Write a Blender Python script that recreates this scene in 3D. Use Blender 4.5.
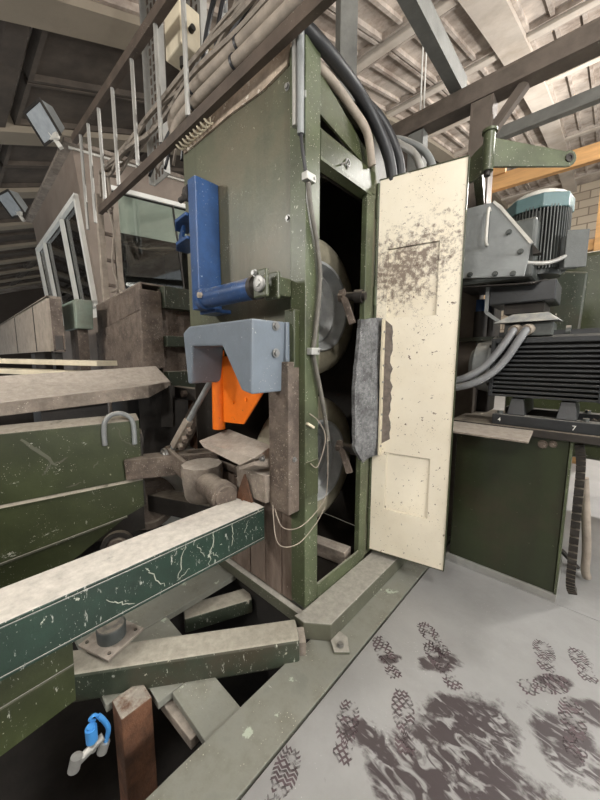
import bpy, bmesh, math, random
from mathutils import Vector, Matrix
random.seed(7)
for o in list(bpy.data.objects): bpy.data.objects.remove(o)
S = bpy.context.scene
C = S.collection
R = math.radians

# ------------------------------------------------------------------ camera, world, lights, exposure
cam_d = bpy.data.cameras.new('camera'); cam = bpy.data.objects.new('camera', cam_d); C.objects.link(cam)
cam.location = (1.1482, -1.2902, 1.55)
cam.rotation_euler = (R(90 - 7.41), 0, R(132.65 - 90))
cam_d.sensor_fit = 'VERTICAL'; cam_d.sensor_height = 36; cam_d.lens = 323 / 800 * 36
cam_d.clip_start = 0.02; cam_d.clip_end = 300
S.camera = cam
W = bpy.data.worlds.new('world'); S.world = W; W.use_nodes = True
W.node_tree.nodes['Background'].inputs[0].default_value = (0.93, 0.97, 1.0, 1)
W.node_tree.nodes['Background'].inputs[1].default_value = 0.75
vs = S.view_settings
vs.view_transform = 'Standard'; vs.look = 'None'; vs.gamma = 1; vs.use_curve_mapping = False
vs.exposure = 0.5

# fill lamps added out of view for brightness - housings are built further down
FILL_LAMPS = [((2.5, -0.6, 4.1), 130), ((3.2, 4.5, 5.4), 470), ((0.9, -3.2, 3.5), 125), ((2.4, 11.5, 7.0), 1500), ((-2.6, -3.2, 3.6), 190), ((5.6, 0.1, 3.2), 480)]
for p, w in FILL_LAMPS:
    l = bpy.data.lights.new('hall_lamp_light', 'POINT'); l.shadow_soft_size = 0.22; l.energy = w; l.color = (1.0, 0.965, 0.92)
    o = bpy.data.objects.new('hall_lamp_light', l); C.objects.link(o); o.location = (p[0], p[1], p[2] - 0.3)

# ------------------------------------------------------------------ materials
def lin(c):
    return tuple((v / 255 / 12.92 if v / 255 <= 0.04045 else ((v / 255 + 0.055) / 1.055) ** 2.4) for v in c) + (1,)
def mat(name, col, rough=0.55, metal=0.0, var=0.35, vscale=4, wear=None, wear_amt=0.0, wscale=14,
        dust=0.0, dcol=(150, 143, 132), scratch=0.0, scol=(205, 205, 195), grime=0.0, gcol=(30, 26, 22), gscale=2.2, bump=0.15,
        stretch=None, speck=0.0, spcol=(190, 186, 172), runs=0.0, rcol=(58, 48, 38)):
    m = bpy.data.materials.new(name); m.use_nodes = True
    nt = m.node_tree; N = nt.nodes; L = nt.links
    b = N['Principled BSDF']; b.inputs['Roughness'].default_value = rough; b.inputs['Metallic'].default_value = metal
    tc = N.new('ShaderNodeTexCoord'); oi = N.new('ShaderNodeObjectInfo')
    va = N.new('ShaderNodeVectorMath'); va.operation = 'MULTIPLY_ADD'; va.inputs[1].default_value = (1, 1, 1)
    L.new(tc.outputs['Object'], va.inputs[0]); cx = N.new('ShaderNodeCombineXYZ'); sc = N.new('ShaderNodeMath'); sc.operation = 'MULTIPLY'; sc.inputs[1].default_value = 9.0
    L.new(oi.outputs['Random'], sc.inputs[0])
    for k in range(3): L.new(sc.outputs[0], cx.inputs[k])
    L.new(cx.outputs[0], va.inputs[2]); co = va.outputs[0]
    def mapped(c, scale, rot=(0, 0, 0)):
        mp = N.new('ShaderNodeMapping'); mp.inputs['Scale'].default_value = scale; mp.inputs['Rotation'].default_value = rot; L.new(c, mp.inputs[0]); return mp.outputs[0]
    co2 = mapped(co, stretch) if stretch else co
    def noise(scale, detail=5, c=co, rgh=0.6):
        n = N.new('ShaderNodeTexNoise'); n.inputs['Scale'].default_value = scale; n.inputs['Detail'].default_value = detail
        n.inputs['Roughness'].default_value = rgh; L.new(c, n.inputs['Vector']); return n.outputs[0]
    def ramp(src, a, c):
        r = N.new('ShaderNodeMapRange'); r.inputs[1].default_value = a; r.inputs[2].default_value = c; r.clamp = True
        L.new(src, r.inputs[0]); return r.outputs[0]
    def mix(fac, A, B):
        x = N.new('ShaderNodeMix'); x.data_type = 'RGBA'
        if isinstance(fac, float): x.inputs[0].default_value = fac
        else: L.new(fac, x.inputs[0])
        for q, v in ((6, A), (7, B)):
            if isinstance(v, tuple): x.inputs[q].default_value = v
            else: L.new(v, x.inputs[q])
        return x.outputs[2]
    def mul(a, k):
        x = N.new('ShaderNodeMath'); x.operation = 'MULTIPLY'; L.new(a, x.inputs[0])
        if isinstance(k, float): x.inputs[1].default_value = k
        else: L.new(k, x.inputs[1])
        return x.outputs[0]
    base = lin(col); dk = tuple(v * (1 - var) for v in base[:3]) + (1,); lt = tuple(min(1, v * (1 + var * .7)) for v in base[:3]) + (1,)
    c = mix(ramp(noise(vscale, 8, co2, .65), .34, .66), dk, lt)
    if grime: c = mix(mul(ramp(noise(gscale, 8, co2, .7), .45, .64), float(grime)), c, lin(gcol))
    if runs:
        c = mix(mul(ramp(noise(7, 5, mapped(co, (1, 1, .10)), .6), .50, .66), float(runs)), c, lin(rcol))
    if wear:
        c = mix(ramp(noise(wscale, 9, co2, .68), .695 - wear_amt * .45, .715 - wear_amt * .45), c, lin(wear))
    if scratch:
        c = mix(mul(ramp(noise(2.2, 7, mapped(co, (3, 22, 7), (.5, .4, .6)), .75), .685 - scratch * .2, .715 - scratch * .2), .7), c, lin(scol))
        c = mix(mul(ramp(noise(2.0, 7, mapped(co, (20, 20, 4), (.3, -.5, .2)), .75), .70 - scratch * .2, .73 - scratch * .2), .6), c, lin(scol))
    if speck:
        vo = N.new('ShaderNodeTexVoronoi'); vo.inputs['Scale'].default_value = 70; L.new(co, vo.inputs['Vector'])
        c = mix(mul(ramp(vo.outputs['Distance'], .17, .12), ramp(noise(5, 6), .62 - speck * .3, .72 - speck * .3)), c, lin(spcol))
    if dust:
        g = N.new('ShaderNodeNewGeometry'); sx = N.new('ShaderNodeSeparateXYZ'); L.new(g.outputs['Normal'], sx.inputs[0])
        upm = ramp(sx.outputs[2], .35, .85); dn = ramp(noise(11, 8, co, .7), .66 - dust * .5, .84 - dust * .5)
        fac = mul(upm, dn)
        dc = lin(dcol); dcm = mix(ramp(noise(24, 7, co, .7), .3, .7), tuple(v * .72 for v in dc[:3]) + (1,), tuple(min(1, v * 1.12) for v in dc[:3]) + (1,))
        c = mix(fac, c, dcm)
        rr = N.new('ShaderNodeMapRange'); rr.inputs[3].default_value = rough; rr.inputs[4].default_value = .95; L.new(fac, rr.inputs[0]); L.new(rr.outputs[0], b.inputs['Roughness'])
    L.new(c, b.inputs['Base Color'])
    if bump:
        bp = N.new('ShaderNodeBump'); bp.inputs['Strength'].default_value = bump; bp.inputs['Distance'].default_value = .01
        L.new(noise(42, 6, co, .65), bp.inputs['Height']); L.new(bp.outputs[0], b.inputs['Normal'])
    return m
def glassmat(name, tint, rough=0.03):
    m = bpy.data.materials.new(name); m.use_nodes = True; nt = m.node_tree; N = nt.nodes; L = nt.links
    out = N['Material Output']; b = N['Principled BSDF']
    b.inputs['Base Color'].default_value = lin(tint); b.inputs['Roughness'].default_value = rough
    tr = N.new('ShaderNodeBsdfTransparent'); tr.inputs[0].default_value = lin(tint)
    gl = N.new('ShaderNodeBsdfGlossy'); gl.inputs['Roughness'].default_value = rough
    fr = N.new('ShaderNodeFresnel'); fr.inputs[0].default_value = 1.6
    mx = N.new('ShaderNodeMixShader'); L.new(fr.outputs[0], mx.inputs[0]); L.new(tr.outputs[0], mx.inputs[1]); L.new(gl.outputs[0], mx.inputs[2])
    L.new(mx.outputs[0], out.inputs[0]); return m

M = {}
M['green'] = mat('olive green paint', (92, 95, 76), .42, var=.22, vscale=3, grime=.6, gcol=(104, 90, 74), gscale=1.5, wear=(150, 146, 128), wear_amt=.05, wscale=30, dust=.7, scratch=.04, speck=.3, runs=.35, rcol=(58, 56, 42))
M['post'] = mat('green post paint', (80, 88, 64), .4, var=.3, grime=.65, gcol=(56, 57, 42), wear=(176, 176, 158), wear_amt=.10, wscale=34, dust=.6, scratch=.14, speck=.5)
M['dgreen'] = mat('dark green paint', (60, 66, 42), .36, var=.25, grime=.6, gcol=(46, 50, 32), wear=(160, 160, 142), wear_amt=.05, wscale=30, dust=.8, dcol=(176, 168, 154), scratch=.26, speck=.3)
M['beam'] = mat('bottle green paint', (32, 54, 44), .33, var=.3, grime=.45, gcol=(22, 30, 26), wear=(186, 188, 174), wear_amt=.10, wscale=18, dust=1.0, dcol=(194, 189, 180), scratch=.34, speck=.4)
M['brace'] = mat('dusty green brace', (58, 66, 54), .45, var=.3, grime=.6, gcol=(72, 60, 48), wear=(186, 182, 168), wear_amt=.11, wscale=20, dust=1.0, dcol=(160, 155, 142), scratch=.32, speck=.4)
M['pedestal'] = mat('pedestal green', (50, 57, 36), .34, var=.28, vscale=1.5, grime=.75, gcol=(66, 52, 44), gscale=1.4, wear=(150, 150, 130), wear_amt=.03, wscale=20, dust=.6, runs=.3, rcol=(40, 36, 26))
M['plinth'] = mat('dusty plinth', (90, 91, 77), .6, var=.22, grime=.5, gcol=(74, 68, 57), dust=.95, dcol=(158, 155, 146), wear=(196, 192, 178), wear_amt=.07, wscale=24, speck=.4)
M['cream'] = mat('cream door enamel', (230, 222, 203), .5, var=.06, vscale=2, wear=(88, 68, 52), wear_amt=.13, wscale=34, speck=.35, spcol=(96, 78, 62), bump=.05, grime=.25, gcol=(206, 192, 164), gscale=2.5)
def door_dirt(m):
    nt = m.node_tree; N = nt.nodes; L = nt.links; b = N['Principled BSDF']; src = b.inputs['Base Color'].links[0].from_socket
    tc = N.new('ShaderNodeTexCoord'); mp = N.new('ShaderNodeMapping'); mp.vector_type = 'TEXTURE'; mp.inputs['Location'].default_value = (.17, 0, 2.12); mp.inputs['Scale'].default_value = (.34, 1, .2); mp.inputs['Rotation'].default_value = (0, R(-25), 0)
    L.new(tc.outputs['Object'], mp.inputs[0]); ln = N.new('ShaderNodeVectorMath'); ln.operation = 'LENGTH'; L.new(mp.outputs[0], ln.inputs[0])
    n = N.new('ShaderNodeTexNoise'); n.inputs['Scale'].default_value = 26; n.inputs['Detail'].default_value = 9; n.inputs['Roughness'].default_value = .75; L.new(tc.outputs['Object'], n.inputs['Vector'])
    x = N.new('ShaderNodeMath'); x.operation = 'MULTIPLY_ADD'; L.new(ln.outputs['Value'], x.inputs[0]); x.inputs[1].default_value = -.15; L.new(n.outputs[0], x.inputs[2])
    r = N.new('ShaderNodeMapRange'); r.inputs[1].default_value = .34; r.inputs[2].default_value = .48; L.new(x.outputs[0], r.inputs[0])
    k = N.new('ShaderNodeMath'); k.operation = 'MULTIPLY'; k.inputs[1].default_value = .85; L.new(r.outputs[0], k.inputs[0])
    mx = N.new('ShaderNodeMix'); mx.data_type = 'RGBA'; L.new(k.outputs[0], mx.inputs[0]); L.new(src, mx.inputs[6]); mx.inputs[7].default_value = lin((92, 72, 60)); L.new(mx.outputs[2], b.inputs['Base Color'])
door_dirt(M['cream'])
M['slate'] = mat('slate blue paint', (110, 120, 130), .42, var=.12, grime=.4, gcol=(96, 102, 110), wear=(166, 170, 172), wear_amt=.07, wscale=34, dust=.3, scratch=.06, speck=.3)
M['blue'] = mat('blue paint', (42, 76, 124), .36, var=.25, grime=.5, gcol=(26, 40, 68), wear=(132, 150, 170), wear_amt=.08, wscale=36, dust=.4, scratch=.08, speck=.3)
M['orange'] = mat('orange paint', (240, 118, 18), .45, var=.10, grime=.35, gcol=(196, 90, 20), wear=(120, 84, 48), wear_amt=.07, wscale=26)
M['rust'] = mat('rusty brown steel', (112, 100, 90), .6, .2, var=.35, vscale=9, grime=.65, gcol=(60, 50, 44), gscale=6, wear=(142, 130, 118), wear_amt=.2, wscale=46, dust=.6, dcol=(142, 132, 120), bump=.6, speck=.4)
M['ruston'] = mat('red rust', (100, 68, 48), .8, var=.4, vscale=7, grime=.7, gcol=(50, 36, 28), gscale=5, dust=.6, bump=.7)
M['plank'] = mat('weathered brown board', (140, 124, 112), .75, var=.3, vscale=3, grime=.75, gcol=(70, 52, 42), gscale=3, stretch=(3, 1, .7), wear=(172, 160, 146), wear_amt=.12, wscale=12, bump=.5, runs=.4)
M['board'] = mat('pale dusty board', (176, 160, 142), .85, var=.3, vscale=9, grime=.6, gcol=(104, 88, 74), gscale=7, wear=(214, 206, 190), wear_amt=.2, wscale=14, bump=.4)
M['dusty'] = mat('sawdust covered steel', (138, 128, 117), .9, var=.28, vscale=10, grime=.55, gcol=(84, 74, 66), gscale=6, dust=.85, dcol=(166, 157, 146), bump=.7, speck=.4, spcol=(200, 194, 182))
M['dark'] = mat('dark greasy steel', (52, 48, 44), .6, .3, var=.4, vscale=6, grime=.5, gcol=(24, 20, 18), dust=.75, dcol=(120, 112, 100))
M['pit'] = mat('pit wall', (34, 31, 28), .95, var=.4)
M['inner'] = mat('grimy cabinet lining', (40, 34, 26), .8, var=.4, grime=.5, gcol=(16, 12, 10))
M['steel'] = mat('worn bare steel', (150, 150, 148), .42, .7, var=.25, grime=.4, gcol=(80, 74, 66), dust=.4)
M['galv'] = mat('galvanised steel', (176, 176, 172), .45, .5, var=.15, grime=.25, gcol=(120, 114, 104), dust=.3)
M['tyre'] = mat('dusty tyre rubber', (150, 144, 124), .8, var=.3, vscale=6, grime=.5, gcol=(104, 98, 80), dust=.4)
M['rim'] = mat('grey wheel rim', (178, 180, 180), .45, .1, var=.2, grime=.45, gcol=(100, 100, 92))
M['felt'] = mat('grey felt', (120, 121, 122), 1.0, var=.4, vscale=46, grime=.7, gcol=(58, 58, 58), gscale=9, bump=1.0, speck=.6, spcol=(186, 186, 184))
M['glue'] = mat('old glue residue', (112, 104, 98), .9, var=.3, vscale=22, bump=.5)
M['cable'] = mat('dusty grey cable', (132, 123, 112), .7, var=.3, vscale=12, dust=.8, dcol=(150, 140, 126))
M['hose'] = mat('beige dusty hose', (146, 136, 124), .7, var=.25, vscale=10, dust=.7, dcol=(170, 160, 144))
M['black'] = mat('black rubber', (34, 35, 38), .45, var=.3, dust=.25, dcol=(96, 92, 88))
M['flex'] = mat('dusty dark conduit', (96, 93, 86), .65, var=.3, vscale=14, dust=.4, speck=.4)
M['greyhose'] = mat('grey plastic conduit', (124, 126, 128), .5, var=.15, dust=.4, bump=.05)
M['motor'] = mat('black motor paint', (44, 46, 48), .42, .1, var=.3, dust=.7, dcol=(120, 118, 112))
M['mgrey'] = mat('grey machine paint', (136, 140, 140), .45, var=.18, grime=.4, gcol=(92, 90, 86), dust=.5, dcol=(184, 180, 170))
M['mdark'] = mat('charcoal machine paint', (74, 78, 76), .45, var=.25, grime=.35, gcol=(46, 46, 44), dust=.6)
M['teal'] = mat('teal paint', (86, 112, 114), .45, var=.2, dust=.6, dcol=(190, 192, 188))
M['fteal'] = mat('faded teal paint', (124, 138, 126), .55, var=.2, grime=.5, gcol=(104, 96, 82), dust=.6, speck=.4)
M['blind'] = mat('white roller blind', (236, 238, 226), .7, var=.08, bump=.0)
M['dustmark'] = mat('scraped paint', (170, 172, 158), .7, var=.2, vscale=30, bump=0)
M['pale'] = mat('pale dusty sheet', (204, 202, 194), .7, var=.12, dust=.5, dcol=(206, 202, 192))
M['col'] = mat('dark structural steel', (100, 91, 83), .5, .08, var=.3, grime=.4, gcol=(52, 46, 42), dust=.5, dcol=(150, 136, 118))
M['colblue'] = mat('grey blue structural steel', (116, 117, 113), .5, .08, var=.25, grime=.3, gcol=(70, 70, 72), dust=.4)
M['rail'] = mat('brown rail steel', (82, 71, 62), .6, .1, var=.35, grime=.5, gcol=(50, 42, 36), dust=.5, speck=.3)
M['wood'] = mat('pine timber', (206, 160, 106), .7, var=.2, vscale=3, stretch=(.6, 6, 6))
M['cabin'] = mat('brown cabin sheet', (128, 117, 107), .6, var=.15, vscale=1.5, grime=.35, gcol=(96, 80, 70), dust=.6)
M['white'] = mat('white window frame', (222, 222, 216), .5, var=.08, dust=.3)
M['offwhite'] = mat('off white enamel', (206, 196, 172), .6, var=.15, grime=.3, gcol=(150, 138, 116), dust=.5)
M['glass'] = glassmat('cabin glass', (238, 242, 240))
M['lens'] = mat('frosted lamp lens', (158, 164, 168), .18, var=.15, vscale=9, bump=0)
M['lightblue'] = mat('light blue plastic', (70, 140, 205), .4, var=.12)
M['concrete'] = mat('vault concrete', (180, 169, 158), .85, var=.3, vscale=1.8, grime=.75, gcol=(104, 86, 72), gscale=1.0, bump=.3)
M['rib'] = mat('vault rib concrete', (192, 182, 170), .85, var=.18, vscale=.8, grime=.45, gcol=(140, 122, 102), gscale=.7, bump=.2)
M['soot'] = mat('soot blackened panels', (84, 75, 66), .9, var=.35, vscale=1.2, grime=.5, gcol=(46, 40, 36), gscale=.9, bump=.2)  # darker tone for panels and cross beams in the left bays
M['sootrib'] = mat('grey sooty rib', (140, 130, 114), .9, var=.2, vscale=.8, grime=.45, gcol=(96, 86, 74), gscale=.8, bump=.2)  # darker rib colour for the left bays of the same vault
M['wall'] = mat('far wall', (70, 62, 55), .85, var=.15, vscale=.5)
M['floor'] = mat('steel floor plate', (150, 149, 147), .42, .05, var=.12, vscale=2, grime=.35, gcol=(134, 132, 128), gscale=3, bump=.08)
M['floorg'] = mat('greenish floor plate', (132, 133, 124), .55, var=.2, vscale=5, grime=.65, gcol=(98, 96, 84), gscale=5, wear=(170, 178, 162), wear_amt=.16, wscale=7, bump=.2, speck=.3, scratch=.06)
M['stain'] = mat('dark resin stain', (84, 71, 74), .6, var=.35, vscale=30, bump=.0)
def worn_away(m, scale, lo, hi):
    nt = m.node_tree; N = nt.nodes; L = nt.links
    tc = N.new('ShaderNodeTexCoord'); n = N.new('ShaderNodeTexNoise'); n.inputs['Scale'].default_value = scale; n.inputs['Detail'].default_value = 7; L.new(tc.outputs['Object'], n.inputs['Vector'])
    r = N.new('ShaderNodeMapRange'); r.inputs[1].default_value = lo; r.inputs[2].default_value = hi; L.new(n.outputs[0], r.inputs[0]); L.new(r.outputs[0], N['Principled BSDF'].inputs['Alpha'])
worn_away(M['stain'], 22, .38, .56)

# ------------------------------------------------------------------ mesh helpers
class MB:
    def __init__(s): s.v = []; s.f = []; s.sm = []
    def add(s, vs, fs, smooth=False):
        k = len(s.v); s.v += [Vector(v) for v in vs]
        for f in fs: s.f.append([i + k for i in f]); s.sm.append(smooth)
        return s
    def box(s, x0, x1, y0, y1, z0, z1, Mx=None):
        vs = [Vector((x, y, z)) for z in (z0, z1) for x, y in ((x0, y0), (x1, y0), (x1, y1), (x0, y1))]
        if Mx: vs = [Mx @ v for v in vs]
        return s.add(vs, [(3, 2, 1, 0), (4, 5, 6, 7), (0, 1, 5, 4), (1, 2, 6, 5), (2, 3, 7, 6), (3, 0, 4, 7)])
    def prism(s, poly, vec):
        n = len(poly); P = [Vector(p) for p in poly]; v = Vector(vec)
        nrm = Vector((0, 0, 0))
        for i in range(n): nrm += P[i].cross(P[(i + 1) % n])
        if nrm.dot(v) > 0: P = P[::-1]
        return s.add(P + [p + v for p in P], [tuple(range(n)), tuple(range(2 * n - 1, n - 1, -1))] + [(i, i + n, (i + 1) % n + n, (i + 1) % n) for i in range(n)])
    def bar(s, a, b, w, h, up=(0, 0, 1)):
        a, b = Vector(a), Vector(b); d = (b - a).normalized(); sd = d.cross(Vector(up))
        if sd.length < 1e-4: sd = d.cross(Vector((1, 0, 0)))
        sd.normalize(); u = sd.cross(d)
        q = [sd * (w / 2) * i + u * (h / 2) * j for i, j in ((-1, -1), (1, -1), (1, 1), (-1, 1))]
        return s.add([a + t for t in q] + [b + t for t in q], [(0, 1, 2, 3), (7, 6, 5, 4), (1, 0, 4, 5), (2, 1, 5, 6), (3, 2, 6, 7), (0, 3, 7, 4)])
    def cyl(s, a, b, r, n=16, r2=None):
        return s.tube([a, b], [r, r if r2 is None else r2], n)
    def tube(s, path, r, n=10, cap=True):
        P = [Vector(p) for p in path]; rr = r if isinstance(r, (list, tuple)) else [r] * len(P)
        vs = []; fs = []; prev = None
        for i, p in enumerate(P):
            d = (P[min(i + 1, len(P) - 1)] - P[max(i - 1, 0)]).normalized()
            if prev is None: sd = d.cross(Vector((0, 0, 1)) if abs(d.z) < .9 else Vector((1, 0, 0)))
            else: sd = prev - d * prev.dot(d)
            sd.normalize(); prev = sd; u = d.cross(sd)
            vs += [p + (sd * math.cos(2 * math.pi * k / n) + u * math.sin(2 * math.pi * k / n)) * rr[i] for k in range(n)]
        m = len(P)
        for i in range(m - 1):
            for k in range(n): fs.append((i * n + k, i * n + (k + 1) % n, (i + 1) * n + (k + 1) % n, (i + 1) * n + k))
        s.add(vs, fs, True)
        if cap:
            k0 = len(s.v) - m * n
            s.f.append([k0 + k for k in range(n - 1, -1, -1)]); s.sm.append(False)
            s.f.append([k0 + (m - 1) * n + k for k in range(n)]); s.sm.append(False)
        return s
    def lathe(s, c, axis, prof, n=40):
        """prof: list of (along axis, radius)"""
        c = Vector(c); a = Vector(axis).normalized(); sd = a.cross(Vector((0, 0, 1)) if abs(a.z) < .9 else Vector((1, 0, 0))).normalized(); u = a.cross(sd)
        vs = []; fs = []
        for t, r in prof: vs += [c + a * t + (sd * math.cos(2 * math.pi * k / n) + u * math.sin(2 * math.pi * k / n)) * r for k in range(n)]
        m = len(prof)
        for i in range(m - 1):
            for k in range(n): fs.append((i * n + k, i * n + (k + 1) % n, (i + 1) * n + (k + 1) % n, (i + 1) * n + k))
        return s.add(vs, fs, True)
    def xf(s, Mx): s.v = [Mx @ v for v in s.v]; return s

def obj(name, mb, m, parent=None, base=None, bev=0.0, label=None, kind=None, recalc=True):
    """mb in world coordinates; parent given: stored relative to the root thing's matrix"""
    me = bpy.data.meshes.new(name)
    if parent is not None:
        inv = parent['_inv'] if isinstance(parent, dict) else ROOT[parent.name]
    else:
        inv = Matrix.Translation(-Vector(base or (0, 0, 0)))
    me.from_pydata([tuple(inv @ v) for v in mb.v], [], mb.f)
    for p, sm in zip(me.polygons, mb.sm): p.use_smooth = sm
    if recalc:
        bm = bmesh.new(); bm.from_mesh(me); bmesh.ops.recalc_face_normals(bm, faces=bm.faces); bm.to_mesh(me); bm.free()
    if any(mb.sm): me.set_sharp_from_angle(angle=R(42))
    me.materials.append(M[m] if isinstance(m, str) else m)
    o = bpy.data.objects.new(name, me); C.objects.link(o)
    if parent is not None: o.parent = parent
    else: o.location = base or (0, 0, 0)
    ROOT[o.name] = inv
    if bev:
        b = o.modifiers.new('edge', 'BEVEL'); b.width = bev; b.segments = 2; b.limit_method = 'ANGLE'; b.angle_limit = R(40)
    if label: o['label'] = label
    if kind: o['kind'] = kind
    return o
ROOT = {}
def thing(name, label, cat, base=(0, 0, 0), rz=0.0, group=None):
    o = bpy.data.objects.new(name, None); C.objects.link(o); o.location = base; o.rotation_euler = (0, 0, rz)
    o.empty_display_size = .05
    ROOT[o.name] = (Matrix.Translation(base) @ Matrix.Rotation(rz, 4, 'Z')).inverted()
    o['label'] = label; o['category'] = cat
    if group: o['group'] = group
    return o
def tag(o, label, cat, group=None):
    o['label'] = label; o['category'] = cat
    if group: o['group'] = group
    return o
def struct(name, mb, m, bev=0.0, label=None, recalc=True):
    o = obj(name, mb, m, bev=bev, recalc=recalc); o['kind'] = 'structure'
    if label: o['label'] = label
    return o
def solo(name, label, cat, mb, m, base=None, bev=0.0, group=None):
    if base is None:
        zs = min(v.z for v in mb.v); n = len(mb.v)
        base = (sum(v.x for v in mb.v) / n, sum(v.y for v in mb.v) / n, zs)
    return tag(obj(name, mb, m, base=base, bev=bev), label, cat, group)
def B(*a): return MB().box(*a)
def smooth_path(pts, n=8):
    P = [Vector(p) for p in pts]; out = []
    for i in range(len(P) - 1):
        p0, p1, p2, p3 = P[max(i - 1, 0)], P[i], P[i + 1], P[min(i + 2, len(P) - 1)]
        for k in range(n):
            t = k / n
            out.append(.5 * ((2 * p1) + (p2 - p0) * t + (2 * p0 - 5 * p1 + 4 * p2 - p3) * t * t + (3 * p1 - p0 - 3 * p2 + p3) * t ** 3))
    out.append(P[-1]); return out
def hexbolt(p, axis, r=.012, h=.01, washer=True):
    a = Vector(axis).normalized(); p = Vector(p); mb = MB()
    if washer: mb.cyl(p, p + a * .003, r * 1.5, 12)
    mb.cyl(p + a * .002, p + a * h, r, 6); mb.sm = [False] * len(mb.sm)
    return mb

# ------------------------------------------------------------------ the hall: vault, walls, floors
RCY, RCZ, RR = 26.341, -61.088, 71.765
def rz_(y): return RCZ + math.sqrt(RR * RR - (y - RCY) ** 2)
def slope(y): return -(y - RCY) / (rz_(y) - RCZ)
X0, X1, YN, YF = -36.0, 9.0, -6.0, 23.0
mb = MB(); ys = [YN + (YF - YN) * i / 40 for i in range(41)]
for a, b in zip(ys[:-1], ys[1:]):
    mb.add([(X0, a, rz_(a) + .3), (X1, a, rz_(a) + .3), (X1, b, rz_(b) + .3), (X0, b, rz_(b) + .3)], [(0, 1, 2, 3)])
ceiling = struct('ceiling', mb, 'concrete', label='barrel vault of ribbed concrete panels', recalc=False)
# main arch ribs
ribx = [-0.85 + 3.25 * k for k in range(-9, 3)]
def rib_mesh():
    m_ = MB(); w = .26
    for a, b in zip(ys[:-1], ys[1:]):
        q = [(-w, a, rz_(a)), (w, a, rz_(a)), (w, b, rz_(b)), (-w, b, rz_(b))]
        m_.add(q, [(3, 2, 1, 0)], True)
        for sx in (-w, w): m_.add([(sx, a, rz_(a)), (sx, b, rz_(b)), (sx, b, rz_(b) + .32), (sx, a, rz_(a) + .32)], [(0, 1, 2, 3)], True)
    return m_
r0 = None
for x in ribx:
    if r0 is None: r0 = obj('arch_rib', rib_mesh(), 'rib', ceiling)
    else:
        r1 = r0.copy(); C.objects.link(r1); r0_ = r1; r0_.parent = ceiling
    (r0 if x == ribx[0] else r1).location = (x, 0, 0)
for o in ceiling.children:
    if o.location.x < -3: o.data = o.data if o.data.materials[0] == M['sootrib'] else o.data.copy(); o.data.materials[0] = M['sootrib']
# cross beams and panels between them
CELL = 2.7; ycs = [-5.7 + CELL * k for k in range(0, 11)]
cb = None; pn = None
def panel_mesh(w, l, ribs=True):
    m_ = B(-w / 2, w / 2, -l / 2, l / 2, 0.0, .06)
    m_.box(-w / 2, w / 2, -l / 2, -l / 2 + .07, -.09, 0); m_.box(-w / 2, w / 2, l / 2 - .07, l / 2, -.09, 0)
    m_.box(-w / 2, -w / 2 + .06, -l / 2, l / 2, -.09, 0); m_.box(w / 2 - .06, w / 2, -l / 2, l / 2, -.09, 0)
    for k in ((-1, 1) if ribs else ()): m_.box(k * w / 6 - .035, k * w / 6 + .035, -l / 2 + .1, l / 2 - .1, -.07, 0)
    return m_
for x in ribx[:-1][::-1]:
    xc = x + 3.25 / 2
    for y in ycs:
        if y > YF - .2 or y < YN: continue
        if cb is None:
            cb = obj('cross_beam', B(-1.37, 1.37, -.14, .14, 0, .34), 'rib', ceiling, bev=.02); c_ = cb; leftcb = cb.data.copy(); leftcb.materials[0] = M['soot']
        else: c_ = cb.copy(); C.objects.link(c_); c_.parent = ceiling
        if xc < -4: c_.data = leftcb
        c_.location = (xc, y, rz_(y) + .06); c_.rotation_euler = (math.atan(slope(y)), 0, 0)
        ym = y + CELL / 2
        if ym > YF - 1: continue
        for sx in (-.69, .69):
            if pn is None: pn = obj('roof_panel', panel_mesh(1.34, CELL - .3), 'concrete', ceiling); p_ = pn; so_ = obj('roof_panel', panel_mesh(1.34, CELL - .3, False), 'soot', ceiling); leftpn = so_.data; bpy.data.objects.remove(so_)
            else: p_ = pn.copy(); C.objects.link(p_); p_.parent = ceiling
            if xc < -4: p_.data = leftpn
            p_.location = (xc + sx, ym, rz_(ym) + .2); p_.rotation_euler = (math.atan(slope(ym)), 0, 0)
# far wall of brick
def brickmat():
    m = mat('far brick wall', (190, 176, 156), .85, var=.12, vscale=.6)
    N = m.node_tree.nodes; L = m.node_tree.links; b = N['Principled BSDF']
    tc = N.new('ShaderNodeTexCoord'); mp = N.new('ShaderNodeMapping'); mp.inputs['Rotation'].default_value = (R(90), 0, 0); L.new(tc.outputs['Object'], mp.inputs[0])
    bt = N.new('ShaderNodeTexBrick'); bt.inputs['Scale'].default_value = 1.0
    bt.inputs['Color1'].default_value = lin((198, 184, 162)); bt.inputs['Color2'].default_value = lin((178, 162, 142)); bt.inputs['Mortar'].default_value = lin((142, 128, 112))
    bt.inputs['Brick Width'].default_value = .9; bt.inputs['Row Height'].default_value = .42; bt.inputs['Mortar Size'].default_value = .03
    L.new(mp.outputs[0], bt.inputs[0]); L.new(bt.outputs[0], b.inputs['Base Color']); return m
struct('wall_far', B(X0, X1, YF, YF + .3, -.05, 11), brickmat())
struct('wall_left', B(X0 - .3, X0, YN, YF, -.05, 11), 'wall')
struct('wall_near', B(X0, X1, YN - .3, YN, -.05, 3.4), 'wall')

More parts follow.
